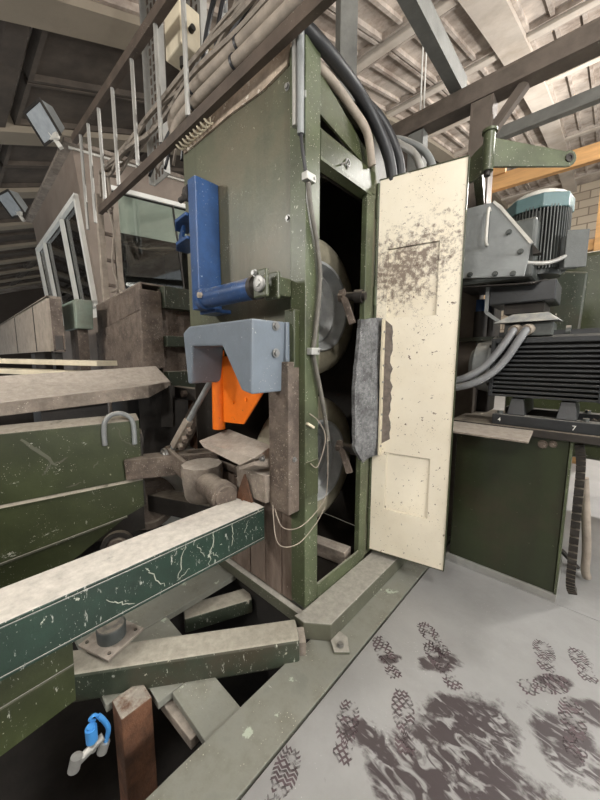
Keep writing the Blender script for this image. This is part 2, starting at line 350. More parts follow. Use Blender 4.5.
# floors: big steel plates right of the seam, greenish strip left of it, pit below the infeed
def seamplate(name, x0, x1, y0, y1, m, z0=-.02, z1=0.0): return B(x0, x1, y0, y1, z0, z1)
def floormat():
    m = mat('steel floor plate stained', (142, 142, 141), .40, .05, var=.10, vscale=2, grime=.4, gcol=(118, 117, 115), gscale=2.4, bump=.1, speck=.25, spcol=(172, 170, 168))
    nt = m.node_tree; N = nt.nodes; L = nt.links; b = N['Principled BSDF']
    src = b.inputs['Base Color'].links[0].from_socket
    tc = N.new('ShaderNodeTexCoord')
    # resin smear around the working spot in front of the cabinet door
    def blob(cx, cy, sx, sy, rot=0):
        mp = N.new('ShaderNodeMapping'); mp.vector_type = 'TEXTURE'; mp.inputs['Location'].default_value = (cx, cy, 0); mp.inputs['Rotation'].default_value = (0, 0, rot); mp.inputs['Scale'].default_value = (sx, sy, 1)
        L.new(tc.outputs['Object'], mp.inputs[0])
        ln = N.new('ShaderNodeVectorMath'); ln.operation = 'LENGTH'; L.new(mp.outputs[0], ln.inputs[0])
        r = N.new('ShaderNodeMapRange'); r.inputs[1].default_value = 0.75; r.inputs[2].default_value = .35; L.new(ln.outputs['Value'], r.inputs[0]); return r.outputs[0]
    def math_(op, a, c):
        x = N.new('ShaderNodeMath'); x.operation = op
        for i, v in enumerate((a, c)):
            if isinstance(v, float): x.inputs[i].default_value = v
            else: L.new(v, x.inputs[i])
        return x.outputs[0]
    bl = None
    for a in ((.86, .02, .50, .27, .95), (.68, .27, .22, .09, .9), (1.18, .26, .24, .26, .4), (.76, -.25, .36, .26, .5), (.55, -.27, .16, .10, .6), (1.05, -.12, .36, .30, .2), (.48, .12, .12, .05, .8), (1.12, .55, .16, .07, .7), (1.3, .5, .2, .12, .3)):
        q = blob(*a); bl = q if bl is None else math_('MAXIMUM', bl, q)
    mp = N.new('ShaderNodeMapping'); mp.inputs['Rotation'].default_value = (0, 0, .8); mp.inputs['Scale'].default_value = (1, 2.4, 1); L.new(tc.outputs['Object'], mp.inputs[0])
    n1 = N.new('ShaderNodeTexNoise'); n1.inputs['Scale'].default_value = 7; n1.inputs['Detail'].default_value = 9; n1.inputs['Roughness'].default_value = .68; L.new(tc.outputs['Object'], n1.inputs['Vector'])
    n2 = N.new('ShaderNodeTexNoise'); n2.inputs['Scale'].default_value = 11; n2.inputs['Detail'].default_value = 7; n2.inputs['Distortion'].default_value = 1.3; L.new(mp.outputs[0], n2.inputs['Vector'])
    t = math_('ADD', math_('MULTIPLY', bl, .5), math_('MULTIPLY', n1.outputs[0], 1.2))
    r = N.new('ShaderNodeMapRange'); r.inputs[1].default_value = .80; r.inputs[2].default_value = .98; L.new(t, r.inputs[0])
    r2 = N.new('ShaderNodeMapRange'); r2.inputs[1].default_value = .64; r2.inputs[2].default_value = .50; L.new(n2.outputs[0], r2.inputs[0])
    fac = math_('MULTIPLY', math_('MULTIPLY', r.outputs[0], r2.outputs[0]), .9)
    mx = N.new('ShaderNodeMix'); mx.data_type = 'RGBA'; L.new(fac, mx.inputs[0]); L.new(src, mx.inputs[6]); mx.inputs[7].default_value = lin((50, 39, 42)); L.new(mx.outputs[2], b.inputs['Base Color'])
    return m
floor = struct('floor', B(X0, X1, 2.05, YF, -.05, -.022).box(.361, X1, YN, 2.05, -.06, -.03), 'floor', label='grey concrete and steel plate floor')
fm = floormat()
for (x0, x1, y0, y1, z1) in ((.349, 2.3, -3.2, 1.185, 0), (.349, 2.3, 1.189, 2.04, 0), (2.304, X1, -6, 2.04, 0), (.349, 2.3, -6, -3.204, 0)):
    obj('floor_plate', B(x0, x1, y0, y1, -.022, z1), fm, floor, bev=.002)
obj('floor_plate', B(.10, .337, -6, 2.04, -.022, 0), 'floorg', floor, bev=.002)
obj('floor_plate', B(-1.0, .097, -.012, 2.04, -.03, -.004), 'floorg', floor)
obj('floor_plate', B(-.197, .097, -.72, -.54, -.05, -.012), 'floorg', floor, bev=.003)
obj('floor_plate', B(-.657, -.20, -.785, -.53, -.05, -.012), 'floorg', floor, bev=.003)
obj('floor_plate', B(-.657, -.36, -.95, -.788, -.05, -.012), 'floorg', floor, bev=.003)
obj('floor_plate', B(-1.25, -.66, -.95, -.015, -.05, -.012), 'floorg', floor, bev=.003)
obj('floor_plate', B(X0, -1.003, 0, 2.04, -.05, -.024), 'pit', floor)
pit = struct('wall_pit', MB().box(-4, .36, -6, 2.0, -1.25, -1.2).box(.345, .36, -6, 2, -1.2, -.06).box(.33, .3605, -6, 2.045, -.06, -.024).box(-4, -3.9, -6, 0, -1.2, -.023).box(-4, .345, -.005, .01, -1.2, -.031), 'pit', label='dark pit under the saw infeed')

# boot prints in the resin: flat tread bars, on the plate
def boot_print(x, y, rot, L_=.27, frac=1.0):
    mb = MB(); Mx = Matrix.Translation((x, y, .0008)) @ Matrix.Rotation(rot, 4, 'Z')
    def halfw(t):
        if t < .30: return .036 * math.sqrt(max(0, 1 - ((t - .15) / .17) ** 2)) + .004
        return .046 * math.sqrt(max(0, 1 - ((t - .66) / .37) ** 2)) + .003
    n = 15; q_ = 7
    for i in range(n):
        t = (i + .5) / n
        if t > frac or (.30 < t < .36): continue
        w = halfw(t); h = L_ / n * .34; yy = (t - .5) * L_; amp = .0055; ph = random.choice((-1, 1))
        xs = [-w + 2 * w * k / (q_ - 1) for k in range(q_)]; dz = [amp * ph * (1 if k % 2 else -1) + random.uniform(-.001, .001) for k in range(q_)]
        top = [(xs[k], yy + dz[k] + h, 0) for k in range(q_)]; bot = [(xs[k], yy + dz[k] - h, 0) for k in range(q_)]
        mb.add([Mx @ Vector(v) for v in top + bot], [(k, k + 1, q_ + k + 1, q_ + k) for k in range(q_ - 1)])
    return obj('boot_print', mb, 'stain', floor, recalc=False)

for a in ((.46, .125, .9, .24, 1), (.60, .40, 1.0, .22, 1), (.69, .27, .9, .26, 1), (1.07, .69, .2, .20, 1), (1.22, .76, .3, .2, 1), (1.09, .50, -.7, .25, 1), (.50, -.30, .45, .24, 1),
          (.423, -.60, .4, .22, 1), (1.20, .36, .1, .27, 1), (.66, -.10, .5, .26, 1)):
    boot_print(*a)

# ------------------------------------------------------------------ the saw cabinet
cab = thing('saw_cabinet', 'tall olive green saw cabinet with a dark open doorway', 'cabinet', (-.6, .4, 0))
obj('side_panel', MB().prism([(-1.18, 0, 1.74), (-.1, 0, 1.74), (-.1, 0, 2.985), (-1.18, 0, 2.998)], (0, .012, 0)), 'green', cab)
obj('corner_post', MB().prism([(-.1, -.012, .1), (0.008, -.012, .1), (.008, .1, .1), (-.008, .1, .1), (-.008, 0, .1), (-.1, 0, .1)], (0, 0, 2.95)), 'post', cab, bev=.003)
obj('rear_post', B(-.03, .008, .56, .64, .1, 2.70), 'post', cab, bev=.003)
obj('header', MB().prism([(-.03, .1, 2.57), (.012, .1, 2.57), (.012, .1, 2.70), (-.03, .1, 2.73)], (0, .54, 0)), 'dgreen', cab, bev=.003)  # dark green here paints in the shade on this face
obj('header_flange', MB().prism([(.012, .1, 2.555), (.012, .1, 2.572), (-.06, .1, 2.572), (-.06, .1, 2.555)], (0, .5, 0)), 'post', cab)
obj('header_gusset', MB().prism([(-.02, .1, 3.0), (-.02, .1, 2.80), (-.02, .62, 2.72), (-.02, .62, 2.80)], (-.012, 0, 0)), 'dgreen', cab)
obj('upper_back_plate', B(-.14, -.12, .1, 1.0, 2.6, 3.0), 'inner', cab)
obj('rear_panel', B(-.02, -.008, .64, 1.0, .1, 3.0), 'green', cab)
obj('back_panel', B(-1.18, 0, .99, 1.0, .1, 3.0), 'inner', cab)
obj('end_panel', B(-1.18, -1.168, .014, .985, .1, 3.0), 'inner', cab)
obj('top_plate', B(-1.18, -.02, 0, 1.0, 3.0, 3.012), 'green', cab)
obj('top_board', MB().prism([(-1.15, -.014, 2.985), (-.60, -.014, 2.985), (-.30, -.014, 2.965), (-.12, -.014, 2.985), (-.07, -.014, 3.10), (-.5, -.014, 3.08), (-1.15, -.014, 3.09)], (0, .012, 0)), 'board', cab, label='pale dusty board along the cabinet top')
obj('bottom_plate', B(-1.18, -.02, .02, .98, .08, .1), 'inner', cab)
obj('sill', MB().prism([(-.03, .1, .02), (.010, .1, .02), (.010, .1, .19), (.004, .1, .20), (-.03, .1, .15)], (0, .46, 0)), 'post', cab, bev=.002)
sillrail = obj('bottom_rail', B(-1.18, -.0, -.045, -.004, .0, .075), 'plinth', cab, bev=.004)
xs = [-.98, -.80, -.66, -.50, -.34, -.19, -.102]
for i in range(6):
    zt = .74 + .02 * math.sin(i * 2.1)
    obj('plank', B(xs[i] + .004, xs[i + 1] - .004, -.008 + .004 * (i % 2), .014, .078, zt), 'plank', cab, bev=.003)
obj('mid_rail', B(-1.18, -.1, -.004, .016, .74, .80), 'rust', cab)
obj('stiffener', B(-1.18, -.1, -.006, .016, 1.70, 1.745), 'green', cab)
for x, z in ((-.125, 2.9), (-.125, 2.28), (-.125, 1.95), (-.125, 1.78), (-.07, 1.3)):
    obj('bolt', hexbolt((x, -.0125 if x > -.1 else -.0005, z), (0, -1, 0), .012, .012), 'steel', cab)
pl = obj('plinth', MB().prism([(-.0, -.095, .001), (.075, -.095, .001), (.195, -.005, .001), (.195, 1.02, .001), (.012, 1.02, .001), (.012, -.05, .001)], (0, 0, .105)), 'plinth', cab, bev=.006)
tab = obj('anchor_tab', MB().prism([(.196, -.01, .001), (.255, -.055, .001), (.315, .0, .001), (.255, .07, .001), (.196, .075, .001)], (0, 0, .014)), 'plinth', cab, bev=.002)
obj('anchor_bolt', hexbolt((.255, .0, .0155), (0, 0, 1), .014, .014), 'steel', tab)
# eye bolt on the header
e = MB().tube([Vector((.02, .33, 2.63)) + Vector((.0, .018 * math.cos(t), .018 * math.sin(t))) for t in [i * math.pi / 6 for i in range(13)]], .0045, 6, False)
e.tube([(.02, .315, 2.625), (.03, .25, 2.585)], .005, 6)
obj('eye_bolt', e, 'steel', cab)
obj('eye_bolt_stem', MB().tube([(.013, .33, 2.60), (.02, .33, 2.615)], .006, 6), 'steel', cab)

def wheel(name, label, z):
    t = thing(name, label, 'wheel', (-.425, .5, z - .47), group='saw wheels in the cabinet')
    c = (-.55, .5, z); ax = (1, 0, 0)
    obj('tyre', MB().lathe(c, ax, [(.02, .27), (.0, .30), (.0, .40), (.03, .455), (.07, .47), (.18, .47), (.22, .455), (.25, .40), (.255, .33), (.245, .305), (.21, .30)], 64), 'tyre', t)
    obj('rim', MB().lathe(c, ax, [(.21, .305), (.25, .304), (.262, .296), (.258, .282), (.235, .274), (.19, .268), (.175, .255), (.185, .235), (.17, .215), (.14, .20), (.135, .09)], 64), 'rim', t)
    h = obj('hub', MB().lathe(c, ax, [(.13, .10), (.16, .095), (.165, .07), (.19, .06), (.195, .04), (.195, .0001)], 40), 'steel', t)
    for k in range(8):
        a = k * math.pi / 4; p = Vector((-.55 + .162, .5 + .08 * math.cos(a), z + .08 * math.sin(a)))
        obj('wheel_nut', hexbolt(p, (1, 0, 0), .010, .012, False), 'steel', h)
    obj('axle', MB().cyl((-.37, .5, z), (-1.16, .5, z), .035, 14), 'steel', t)
wheel('flywheel', 'upper dusty wheel with a grey rim, behind the corner post of the green cabinet', 1.90)
wheel('flywheel', 'lower dusty wheel with a grey rim, behind the rusty upright bar', .80)

# linkages on the rear post of the doorway
def pivot(z, label):
    t = thing('pivot_arm', label, 'bracket', (-.05, .55, z - .1), group='pivot arms in the doorway')
    obj('pin', MB().cyl((.02, .55, z), (-.12, .52, z + .01), .028, 12).cyl((-.0, .546, z + .001), (-.05, .535, z + .004), .042, 12), 'dark', t)
    obj('lug', MB().bar((-.13, .50, z + .05), (-.06, .53, z - .17), .03, .045), 'rust', t, bev=.004)
    obj('nut', MB().cyl((-.12, .52, z + .01), (-.155, .512, z + .013), .04, 6), 'rust', t)
pivot(1.94, 'rusty pivot arm in the doorway beside the upper wheel')
pivot(.93, 'rusty pivot arm in the doorway beside the lower wheel')
solo('floor_block', 'dusty grey block lying low inside the cabinet doorway', 'block', MB().bar((-.04, .50, .16), (-.42, .44, .16), .10, .10), 'dusty', bev=.006)

# ------------------------------------------------------------------ cream door
door = thing('cabinet_door', 'open cream enamel cabinet door with chipped paint', 'door', (.02, .69, 0), R(12.5))
DM = Matrix.Translation((.02, .69, 0)) @ Matrix.Rotation(R(12.5), 4, 'Z')
def dobj(name, mb, m, parent=door, **k): return obj(name, mb.xf(DM), m, parent, **k)
ring = MB()
x0, x1, z0, z1 = 0.0, .5, .16, 2.67
rc = ((.066, .374, 1.812, 2.246), (.098, .385, .49, .90))
# skin built around the two recesses
for (a, b, c, d) in ((x0, x1, 2.246, z1), (x0, rc[0][0], 1.812, 2.246), (rc[0][1], x1, 1.812, 2.246), (x0, x1, .90, 1.812), (x0, rc[1][0], .49, .90), (rc[1][1], x1, .49, .90), (x0, x1, z0, .49)):
    ring.box(a, b, 0, .02, c, d)
dobj('skin', ring, 'cream')
for a, b, c, d in rc:
    dobj('access_panel', B(a + .002, b - .002, .010, .016, c + .002, d - .005), 'cream')
edge = MB(); edge.box(x0 - .004, x1 + .004, -.004, .035, z1, z1 + .006); edge.box(x0 - .004, x1 + .004, -.004, .035, z0 - .006, z0); edge.box(x1, x1 + .006, -.004, .04, z0, z1)
dobj('edge_strip', edge, 'dgreen')
dobj('hinge_rod', MB().cyl((-.012, .012, .14), (-.012, .012, 2.66), .012, 10), 'post')
for z in (.35, 1.0, 1.9, 2.45): dobj('hinge', MB().cyl((-.012, .012, z), (-.012, .012, z + .12), .018, 12), 'post')
dobj('back_frame', MB().box(.02, .48, .021, .04, .18, .22).box(.02, .48, .021, .04, 2.6, 2.64).box(.02, .05, .021, .04, .22, 2.6).box(.45, .48, .021, .04, .22, 2.6), 'dgreen')
# felt flap hung along the hinge side
n = 26; rows = []
for i in range(n + 1):
    t = i / n; z = 1.80 - t * .93; reach = .215 + .02 * math.sin(t * 4)
    if t > .72: reach += (t - .72) * .18
    if t > .86: reach -= (t - .86) * 1.1
    row = []
    for k in range(9):
        q = k / 8; row.append((.050 - .085 * q - .012 * math.sin(q * 5 + t * 5) - .005 * random.random(), -.004 - reach * q - .005 * random.random(), z - .025 * q * t + .012 * math.sin(q * 4 + 1)))
    rows.append(row)
vs = [p for r in rows for p in r]; vs += [(p[0] - .024, p[1] + .006, p[2]) for p in vs]; K = 9; T = (n + 1) * K; fs = []
for i in range(n):
    for k in range(K - 1):
        q = (i * K + k, i * K + k + 1, (i + 1) * K + k + 1, (i + 1) * K + k); fs.append(q); fs.append(tuple(T + j for j in q[::-1]))
for i in range(n):
    for k in (0, K - 1): fs.append((i * K + k, (i + 1) * K + k, T + (i + 1) * K + k, T + i * K + k))
for k in range(K - 1):
    for i in (0, n): fs.append((i * K + k, i * K + k + 1, T + i * K + k + 1, T + i * K + k))
felt = dobj('felt_flap', MB().add(vs, fs, True), 'felt', label='grey felt flap screwed along the door edge')
dobj('clamp_strip', B(.053, .064, -.05, -.001, .89, 1.80), 'offwhite', felt)
for k in range(8): dobj('screw', MB().cyl((.064, -.03, .95 + k * .11), (.072, -.03, .95 + k * .11), .007, 8), 'steel', felt)
random.seed(3)
pp = [(.062, -.0012, 1.80)] + [(.115 + .012 * random.uniform(-1, 1), -.0012, 1.80 - i * .04) for i in range(1, 21)] + [(.062, -.0012, .96)]
dobj('glue_residue', MB().prism(pp, (0, .001, 0)), 'glue', felt, label='rough dark glue residue on the door')

# ------------------------------------------------------------------ blue bracket and cylinder
bb = thing('blue_bracket', 'blue painted steel bracket bolted to the green cabinet side', 'bracket', (-.78, -.06, 1.86))
obj('bar', B(-.84, -.75, -.17, -.002, 1.86, 2.65), 'blue', bb, bev=.006)
obj('foot_plate', B(-.835, -.65, -.12, -.002, 1.835, 1.858), 'blue', bb, bev=.003)
cl = obj('clevis', MB().prism([(-.841, -.19, 2.44), (-.98, -.19, 2.43), (-1.06, -.15, 2.41), (-1.06, -.06, 2.41), (-.841, -.05, 2.44)], (0, 0, .02)).prism([(-.841, -.19, 2.30), (-.98, -.19, 2.29), (-1.06, -.15, 2.28), (-1.06, -.06, 2.28), (-.841, -.05, 2.30)], (0, 0, .02)).box(-.90, -.841, -.09, -.06, 2.31, 2.44), 'blue', bb, bev=.003)
obj('lug', MB().prism([(-.95, -.165, 2.312), (-1.05, -.14, 2.302), (-1.03, -.14, 2.38), (-.93, -.165, 2.41)], (0, .02, 0)), 'blue', cl)
obj('bolt', MB().cyl((-.841, -.14, 2.585), (-.87, -.14, 2.585), .05, 18).cyl((-.87, -.14, 2.585), (-.91, -.14, 2.585), .036, 6).cyl((-.91, -.14, 2.585), (-.99, -.14, 2.585), .018, 12), 'dark', bb)
hy = thing('hydraulic_cylinder', 'blue hydraulic cylinder lying level above the slate blue guard', 'cylinder', (-.45, -.17, 1.85))
AX = (1, 0, 0)
HY = -.155
obj('barrel', MB().lathe((-.745, HY, 1.915), AX, [(0, .0001), (0, .058), (.01, .066), (.06, .066), (.065, .057), (.515, .057), (.52, .0001)], 32), 'blue', hy)
obj('gland', MB().lathe((-.225, HY, 1.915), AX, [(.001, .001), (.001, .062), (.03, .062), (.035, .05), (.05, .04), (.05, .001)], 32), 'dark', hy)
obj('port', MB().cyl((-.66, HY - .055, 1.925), (-.66, HY - .075, 1.925), .018, 6).cyl((-.66, HY - .075, 1.925), (-.66, HY - .08, 1.925), .01, 10), 'hose', hy)
cv = obj('clevis', MB().box(-.175, -.075, HY - .05, HY - .028, 1.85, 1.985).box(-.175, -.075, HY + .028, HY + .05, 1.85, 1.985)  .box(-.16, -.09, HY + .052, -.014, 1.87, 1.965), 'post', hy, bev=.008)
obj('pin', MB().lathe((-.12, HY - .05, 1.915), (0, -1, 0), [(0, .04), (.012, .04), (.014, .034), (.014, .018), (.02, .016), (.02, .0001)], 24), 'steel', cv)
obj('grease_bolt', hexbolt((-.155, HY - .051, 1.97), (0, -1, 0), .012, .018), 'steel', cv)

# ------------------------------------------------------------------ slate guard
gd = thing('guard_hood', 'slate blue steel guard hood with a notch cut underneath', 'guard', (-.4, -.17, 1.37))
poly = [(-.735, 1.70), (-.66, 1.735), (-.07, 1.736), (-.085, 1.372), (-.165, 1.388), (-.323, 1.613), (-.632, 1.618), (-.668, 1.395), (-.70, 1.394)]
obj('shell', MB().prism([(x, -.30, z) for x, z in poly], (0, .22, 0)), 'slate', gd, bev=.010)
obj('mounting_flange', B(-.13, -.058, -.085, -.06, 1.53, 1.735), 'slate', gd, bev=.004)
obj('mounting_plate', B(-.10, -.03, -.058, -.013, 1.5, 1.80), 'dgreen', gd, bev=.004)
for z in (1.71, 1.575): obj('bolt', hexbolt((-.069, -.15, z), (1, 0, 0), .016, .014), 'steel', gd)

# ------------------------------------------------------------------ orange deflector
og = thing('orange_deflector', 'bright orange steel deflector plate under the guard hood', 'plate', (-.55, -.08, 1.08))
obj('plate', MB().prism([(-.66, -.075, 1.56), (-.25, -.075, 1.56), (-.27, -.075, 1.345), (-.452, -.075, 1.14), (-.67, -.075, 1.125)], (0, .012, 0)), 'orange', og, bev=.002)
obj('edge_tube', MB().cyl((-.715, -.08, 1.075), (-.70, -.08, 1.60), .042, 20), 'orange', og)
for x, z in ((-.55, 1.27), (-.42, 1.30)): obj('rivet', MB().cyl((x, -.076, z), (x, -.082, z), .012, 10), 'orange', og)

# ------------------------------------------------------------------ rusty upright and guide blocks
up = thing('upright_bar', 'rusty brown square upright bar in front of the corner post', 'bar', (-.11, -.06, .69))
obj('bar', B(-.186, -.032, -.10, -.0135, .69, 1.53), 'rust', up, bev=.005)
obj('wear_strip', B(-.196, -.187, -.07, -.03, .95, 1.42), 'orange', up)
obj('top_bolt', hexbolt((-.17, -.088, 1.531), (0, 0, 1), .010, .014), 'steel', up)
obj('side_bolt', hexbolt((-.0315, -.055, 1.0), (1, 0, 0), .010, .012), 'steel', up)
solo('tube_stub', 'dusty square tube stub between the rusty upright and green girder', 'tube', MB().box(-.46, -.188, -.13, -.02, .72, .885), 'dusty', bev=.006)
gs = solo('gusset', 'small rusty triangular gusset plate on the green girder end', 'plate', MB().prism([(-.37, -.17, .701), (-.37, -.145, .84), (-.36, -.03, .701)], (.016, 0, 0)).prism([(-.42, -.17, .701), (-.345, -.16, .865), (-.29, -.15, .701)], (0, .014, 0)), 'ruston')
wd = thing('wedge_block', 'pale dusty wedge block resting below the orange deflector', 'block', (-.5, -.12, .9))
obj('top', MB().add([(-.78, -.20, 1.0), (-.72, -.0, 1.06), (-.25, -.02, 1.03), (-.22, -.18, .995), (-.66, -.235, .985), (-.30, -.225, .945), (-.25, -.02, .93), (-.72, 0, .95)],
    [(0, 4, 5, 3), (0, 3, 2, 1), (4, 0, 1, 7), (5, 4, 7, 6), (3, 5, 6, 2), (1, 2, 6, 7)]), 'dusty', wd, bev=.006)
obj('side_plate', MB().prism([(-.30, -.228, .94), (-.215, -.19, .98), (-.19, -.04, .98), (-.19, -.04, .93)], (0, 0, -.02)), 'dusty', wd)
obj('bolt', hexbolt((-.205, -.13, .985), (0, -1, 0), .012, .02), 'steel', wd)

# ------------------------------------------------------------------ lever, rod and bearing left of the cabinet
lv = thing('lever_housing', 'dusty cast lever housing with a round boss beside the wedge block', 'housing', (-.75, -.2, .55))
obj('housing', MB().lathe((-.80, -.17, .58), (0, 0, 1), [(0, .001), (0, .10), (.03, .125), (.2, .14), (.25, .135), (.25, .001)], 10), 'dusty', lv)
obj('boss', MB().lathe((-.70, -.20, .73), (1, -.15, 0), [(0, .075), (.2, .075), (.21, .085), (.28, .085), (.285, .07), (.30, .065), (.30, .001)], 28), 'rust', lv)
obj('lever_arm', MB().prism([(-.80, -.24, .80), (-.86, -.24, .66), (-1.16, -.24, .76), (-1.25, -.24, .80), (-1.25, -.24, .85), (-1.18, -.24, .885)], (0, .03, 0)), 'rust', lv, bev=.006)
obj('lever_pin', MB().lathe((-1.19, -.242, .83), (0, -1, 0), [(0, .05), (.02, .05), (.022, .035), (.03, .03), (.03, .001)], 20), 'steel', lv)
rd = thing('tie_rod', 'thin grey tie rod rising from the lever to the guard hood', 'rod', (-1.19, -.21, .83))
obj('rod', MB().cyl((-1.19, -.21, .83), (-.73, -.12, 1.40), .020, 12), 'mgrey', rd)
obj('turnbuckle', MB().bar((-1.13, -.20, .90), (-.96, -.165, 1.115), .055, .05), 'hose', rd, bev=.006)
obj('rod_eye', MB().lathe((-1.19, -.235, .83), (0, 1, 0), [(0, .03), (0, .062), (.04, .062), (.04, .03)], 20), 'rust', rd)
for k in range(3):
    p = Vector((-1.05, -.215, .965)).lerp(Vector((-.95, -.2, 1.09)), k / 2)
    obj('nut', MB().cyl(p + Vector((.045, -.0, -.03)), p + Vector((.075, -.01, -.05)), .02, 6), 'rust', rd)
solo('support_bar', 'dusty brown square bar behind the lever, left of the cabinet', 'bar', MB().bar((-1.34, -.46, .75), (-.95, .06, .78), .14, .15), 'rust', bev=.006)
solo('pale_casing', 'pale rounded casing behind the lever housing, low down', 'casing', MB().lathe((-1.75, .02, .12), (0, 0, 1), [(0, .001), (0, .30), (.08, .34), (.45, .33), (.55, .26), (.58, .001)], 28), 'pale')
solo('cross_beam', 'black steel beam running behind the green girder below the lever', 'beam', MB().bar((-1.45, -.25, .40), (-.7, .02, .42), .14, .14), 'dark', bev=.005)

# ------------------------------------------------------------------ green girders in the foreground
ga = thing('steel_girder', 'dark bottle green girder with dusty top running to the lower left', 'girder', (-.31, -.8, .5))
gm = MB(); y0, y1 = -.13, -2.0
gm.box(-.42, -.20, y1, y0, .685, .70).box(-.42, -.20, y1, y0, .50, .515).box(-.42, -.405, y1, y0, .515, .685).box(-.215, -.20, y1, y0, .515, .685)
obj('girder', gm, 'beam', ga, bev=.004)
obj('end_plate', B(-.40, -.22, y0 - .02, y0 - .012, .517, .683), 'dark', ga)
gb = thing('diagonal_brace', 'dusty grey green diagonal brace ending at the cabinet corner', 'brace', (-.25, -.55, .0))
p0 = Vector((.09, -.16, .046)); p1 = Vector((-.62, -1.09, .046))
obj('brace', MB().bar(p0, p1, .145, .15), 'brace', gb, bev=.014)
obj('weld_plate', MB().bar(p0 + Vector((-.01, 0, -.02)), p0 + Vector((.02, .035, -.02)), .10, .10), 'dusty', gb)
sk = thing('skirt_plate', 'dark green skirt plate under the girder at the left edge', 'plate', (-.3, -1.4, .1))
obj('plate', MB().prism([(-.30, -1.055, .50), (-.30, -1.065, .17), (-.30, -1.3, .14), (-.30, -2.0, .0), (-.30, -2.0, .50)], (-.02, 0, 0)), 'dgreen', sk)
obj('lip', MB().bar((-.298, -1.06, .33), (-.298, -2.0, .30), .006, .008), 'plinth', sk)
rp = thing('rubber_buffer', 'round grey rubber buffer on a square pale steel plate', 'buffer', (-.53, -.86, .1))
rot = Matrix.Translation((-.53, -.86, 0)) @ Matrix.Rotation(R(20), 4, 'Z')
obj('base_plate', MB().box(-.105, .105, -.10, .10, .155, .168).xf(rot), 'dusty', rp, bev=.003)
obj('stem', MB().cyl((-.53, -.86, -.01), (-.53, -.86, .155), .05, 16), 'dark', rp)
obj('puck', MB().lathe((-.53, -.86, .168), (0, 0, 1), [(0, .064), (.060, .066), (.068, .060), (.068, .0001)], 30), 'mdark', rp)
for sx, sy in ((-1, -1), (1, -1), (1, 1), (-1, 1)): obj('screw', MB().cyl(rot @ Vector((sx * .078, sy * .073, .168)), rot @ Vector((sx * .078, sy * .073, .173)), .008, 8), 'dark', rp)
solo('rusty_post', 'red rusty steel post standing in the pit below the brace', 'post', B(-.345, -.225, -.93, -.80, -1.2, .012), 'ruston', bev=.006)
solo('pit_bar', 'grey steel bar lying across the pit beside the rusty post', 'bar', MB().bar((-.36, -.735, -.10), (.0, -.712, -.10), .05, .05), 'dusty', bev=.004)
solo('pit_channel', 'speckled green channel beam inside the floor opening', 'beam', MB().bar((-.70, -.40, -.14), (-.52, .0, -.14), .13, .10), 'brace', bev=.006)
vv = thing('blue_valve', 'light blue push fit valve with a looped hose under the brace', 'valve', (-.27, -1.03, -.15))
obj('body', MB().cyl((-.27, -1.03, -.03), (-.27, -1.03, .03), .022, 16).cyl((-.27, -1.03, .03), (-.27, -1.03, .04), .015, 16), 'lightblue', vv)
obj('tee', MB().cyl((-.27, -1.09, -.08), (-.27, -.99, -.05), .016, 12).cyl((-.27, -1.03, -.08), (-.27, -1.03, -.03), .013, 12), 'galv', vv)
obj('plug', MB().cyl((-.27, -1.10, -.10), (-.27, -1.085, -.05), .022, 14), 'galv', vv)
obj('plug', MB().cyl((-.27, -1.0, -.12), (-.27, -.985, -.08), .02, 14), 'galv', vv)
obj('hose_loop', MB().tube(smooth_path([(-.27, -1.0, .06), (-.265, -.985, .03), (-.265, -.97, -.03), (-.27, -.985, -.09)]), .010, 10), 'lightblue', vv)
solo('cable_loop', 'thin blue hose loop hanging below the diagonal brace', 'hose', MB().tube(smooth_path([(-.29, -1.01, .03), (-.28, -1.03, .06), (-.275, -1.01, .07), (-.28, -.99, .02)]), .006, 8), 'lightblue')

# ------------------------------------------------------------------ infeed machine on the left
ang = math.atan2(-.98, -.197)
im = thing('infeed_machine', 'dark green infeed conveyor body with a hooped handle on top', 'machine', (-1.29, -.38, 0), ang)
IM = Matrix.Translation((-1.29, -.38, 0)) @ Matrix.Rotation(ang, 4, 'Z')
def iobj(name, mb, m, parent=im, **k): return obj(name, mb.xf(IM), m, parent, **k)
iobj('upper_panel', B(0, 1.5, -.02, 0, .665, 1.10), 'dgreen', bev=.004)
iobj('top_flange', MB().prism([(0, 0, 1.10), (0, -.12, 1.135), (0, -.12, 1.12), (0, -.01, 1.085)], (1.5, 0, 0)), 'dgreen')
iobj('ledge', MB().prism([(0, .010, .640), (0, .010, .648), (0, -.02, .665), (0, -.02, .640)], (1.5, 0, 0)), 'dgreen')
iobj('lower_panel', MB().prism([(0.0, -.006, .64), (1.5, -.006, .64), (1.5, -.006, .19), (.78, -.006, .29), (.14, -.006, .385), (.05, -.006, .42), (0, -.006, .44)], (0, -.014, 0)), 'dgreen', bev=.002)
iobj('skirt', MB().prism([(.13, -.012, .382), (1.5, -.012, .186), (1.5, -.012, -.06), (.90, -.012, .0), (.58, -.012, .10)], (0, -.012, 0)), 'dgreen')
iobj('skirt_lip', MB().bar((.60, -.008, .085), (1.5, -.008, -.03), .008, .018), 'plinth')
iobj('weld_seam', MB().bar((.12, .002, .392), (1.5, .002, .196), .012, .012), 'plinth')
iobj('end_cap', MB().lathe((-.0, -.09, .93), (-1, 0, 0), [(-.05, .09), (.02, .09), (.02, .07), (-.05, .065)], 18), 'dark')
iobj('end_plate', B(-.012, -.0, -.5, -.0, .45, 1.0), 'dark')
iobj('body', B(.002, 1.5, -.5, -.022, .25, 1.05), 'dark')
hoop = [(.10 + .0, .012, .93), (.10, .012, 1.06), (.115, .012, 1.12), (.155, .012, 1.155), (.20, .012, 1.165), (.245, .012, 1.15), (.275, .012, 1.11), (.285, .012, 1.05), (.285, .012, .95)]
hoop = [(x - .06, y, z) for x, y, z in hoop]
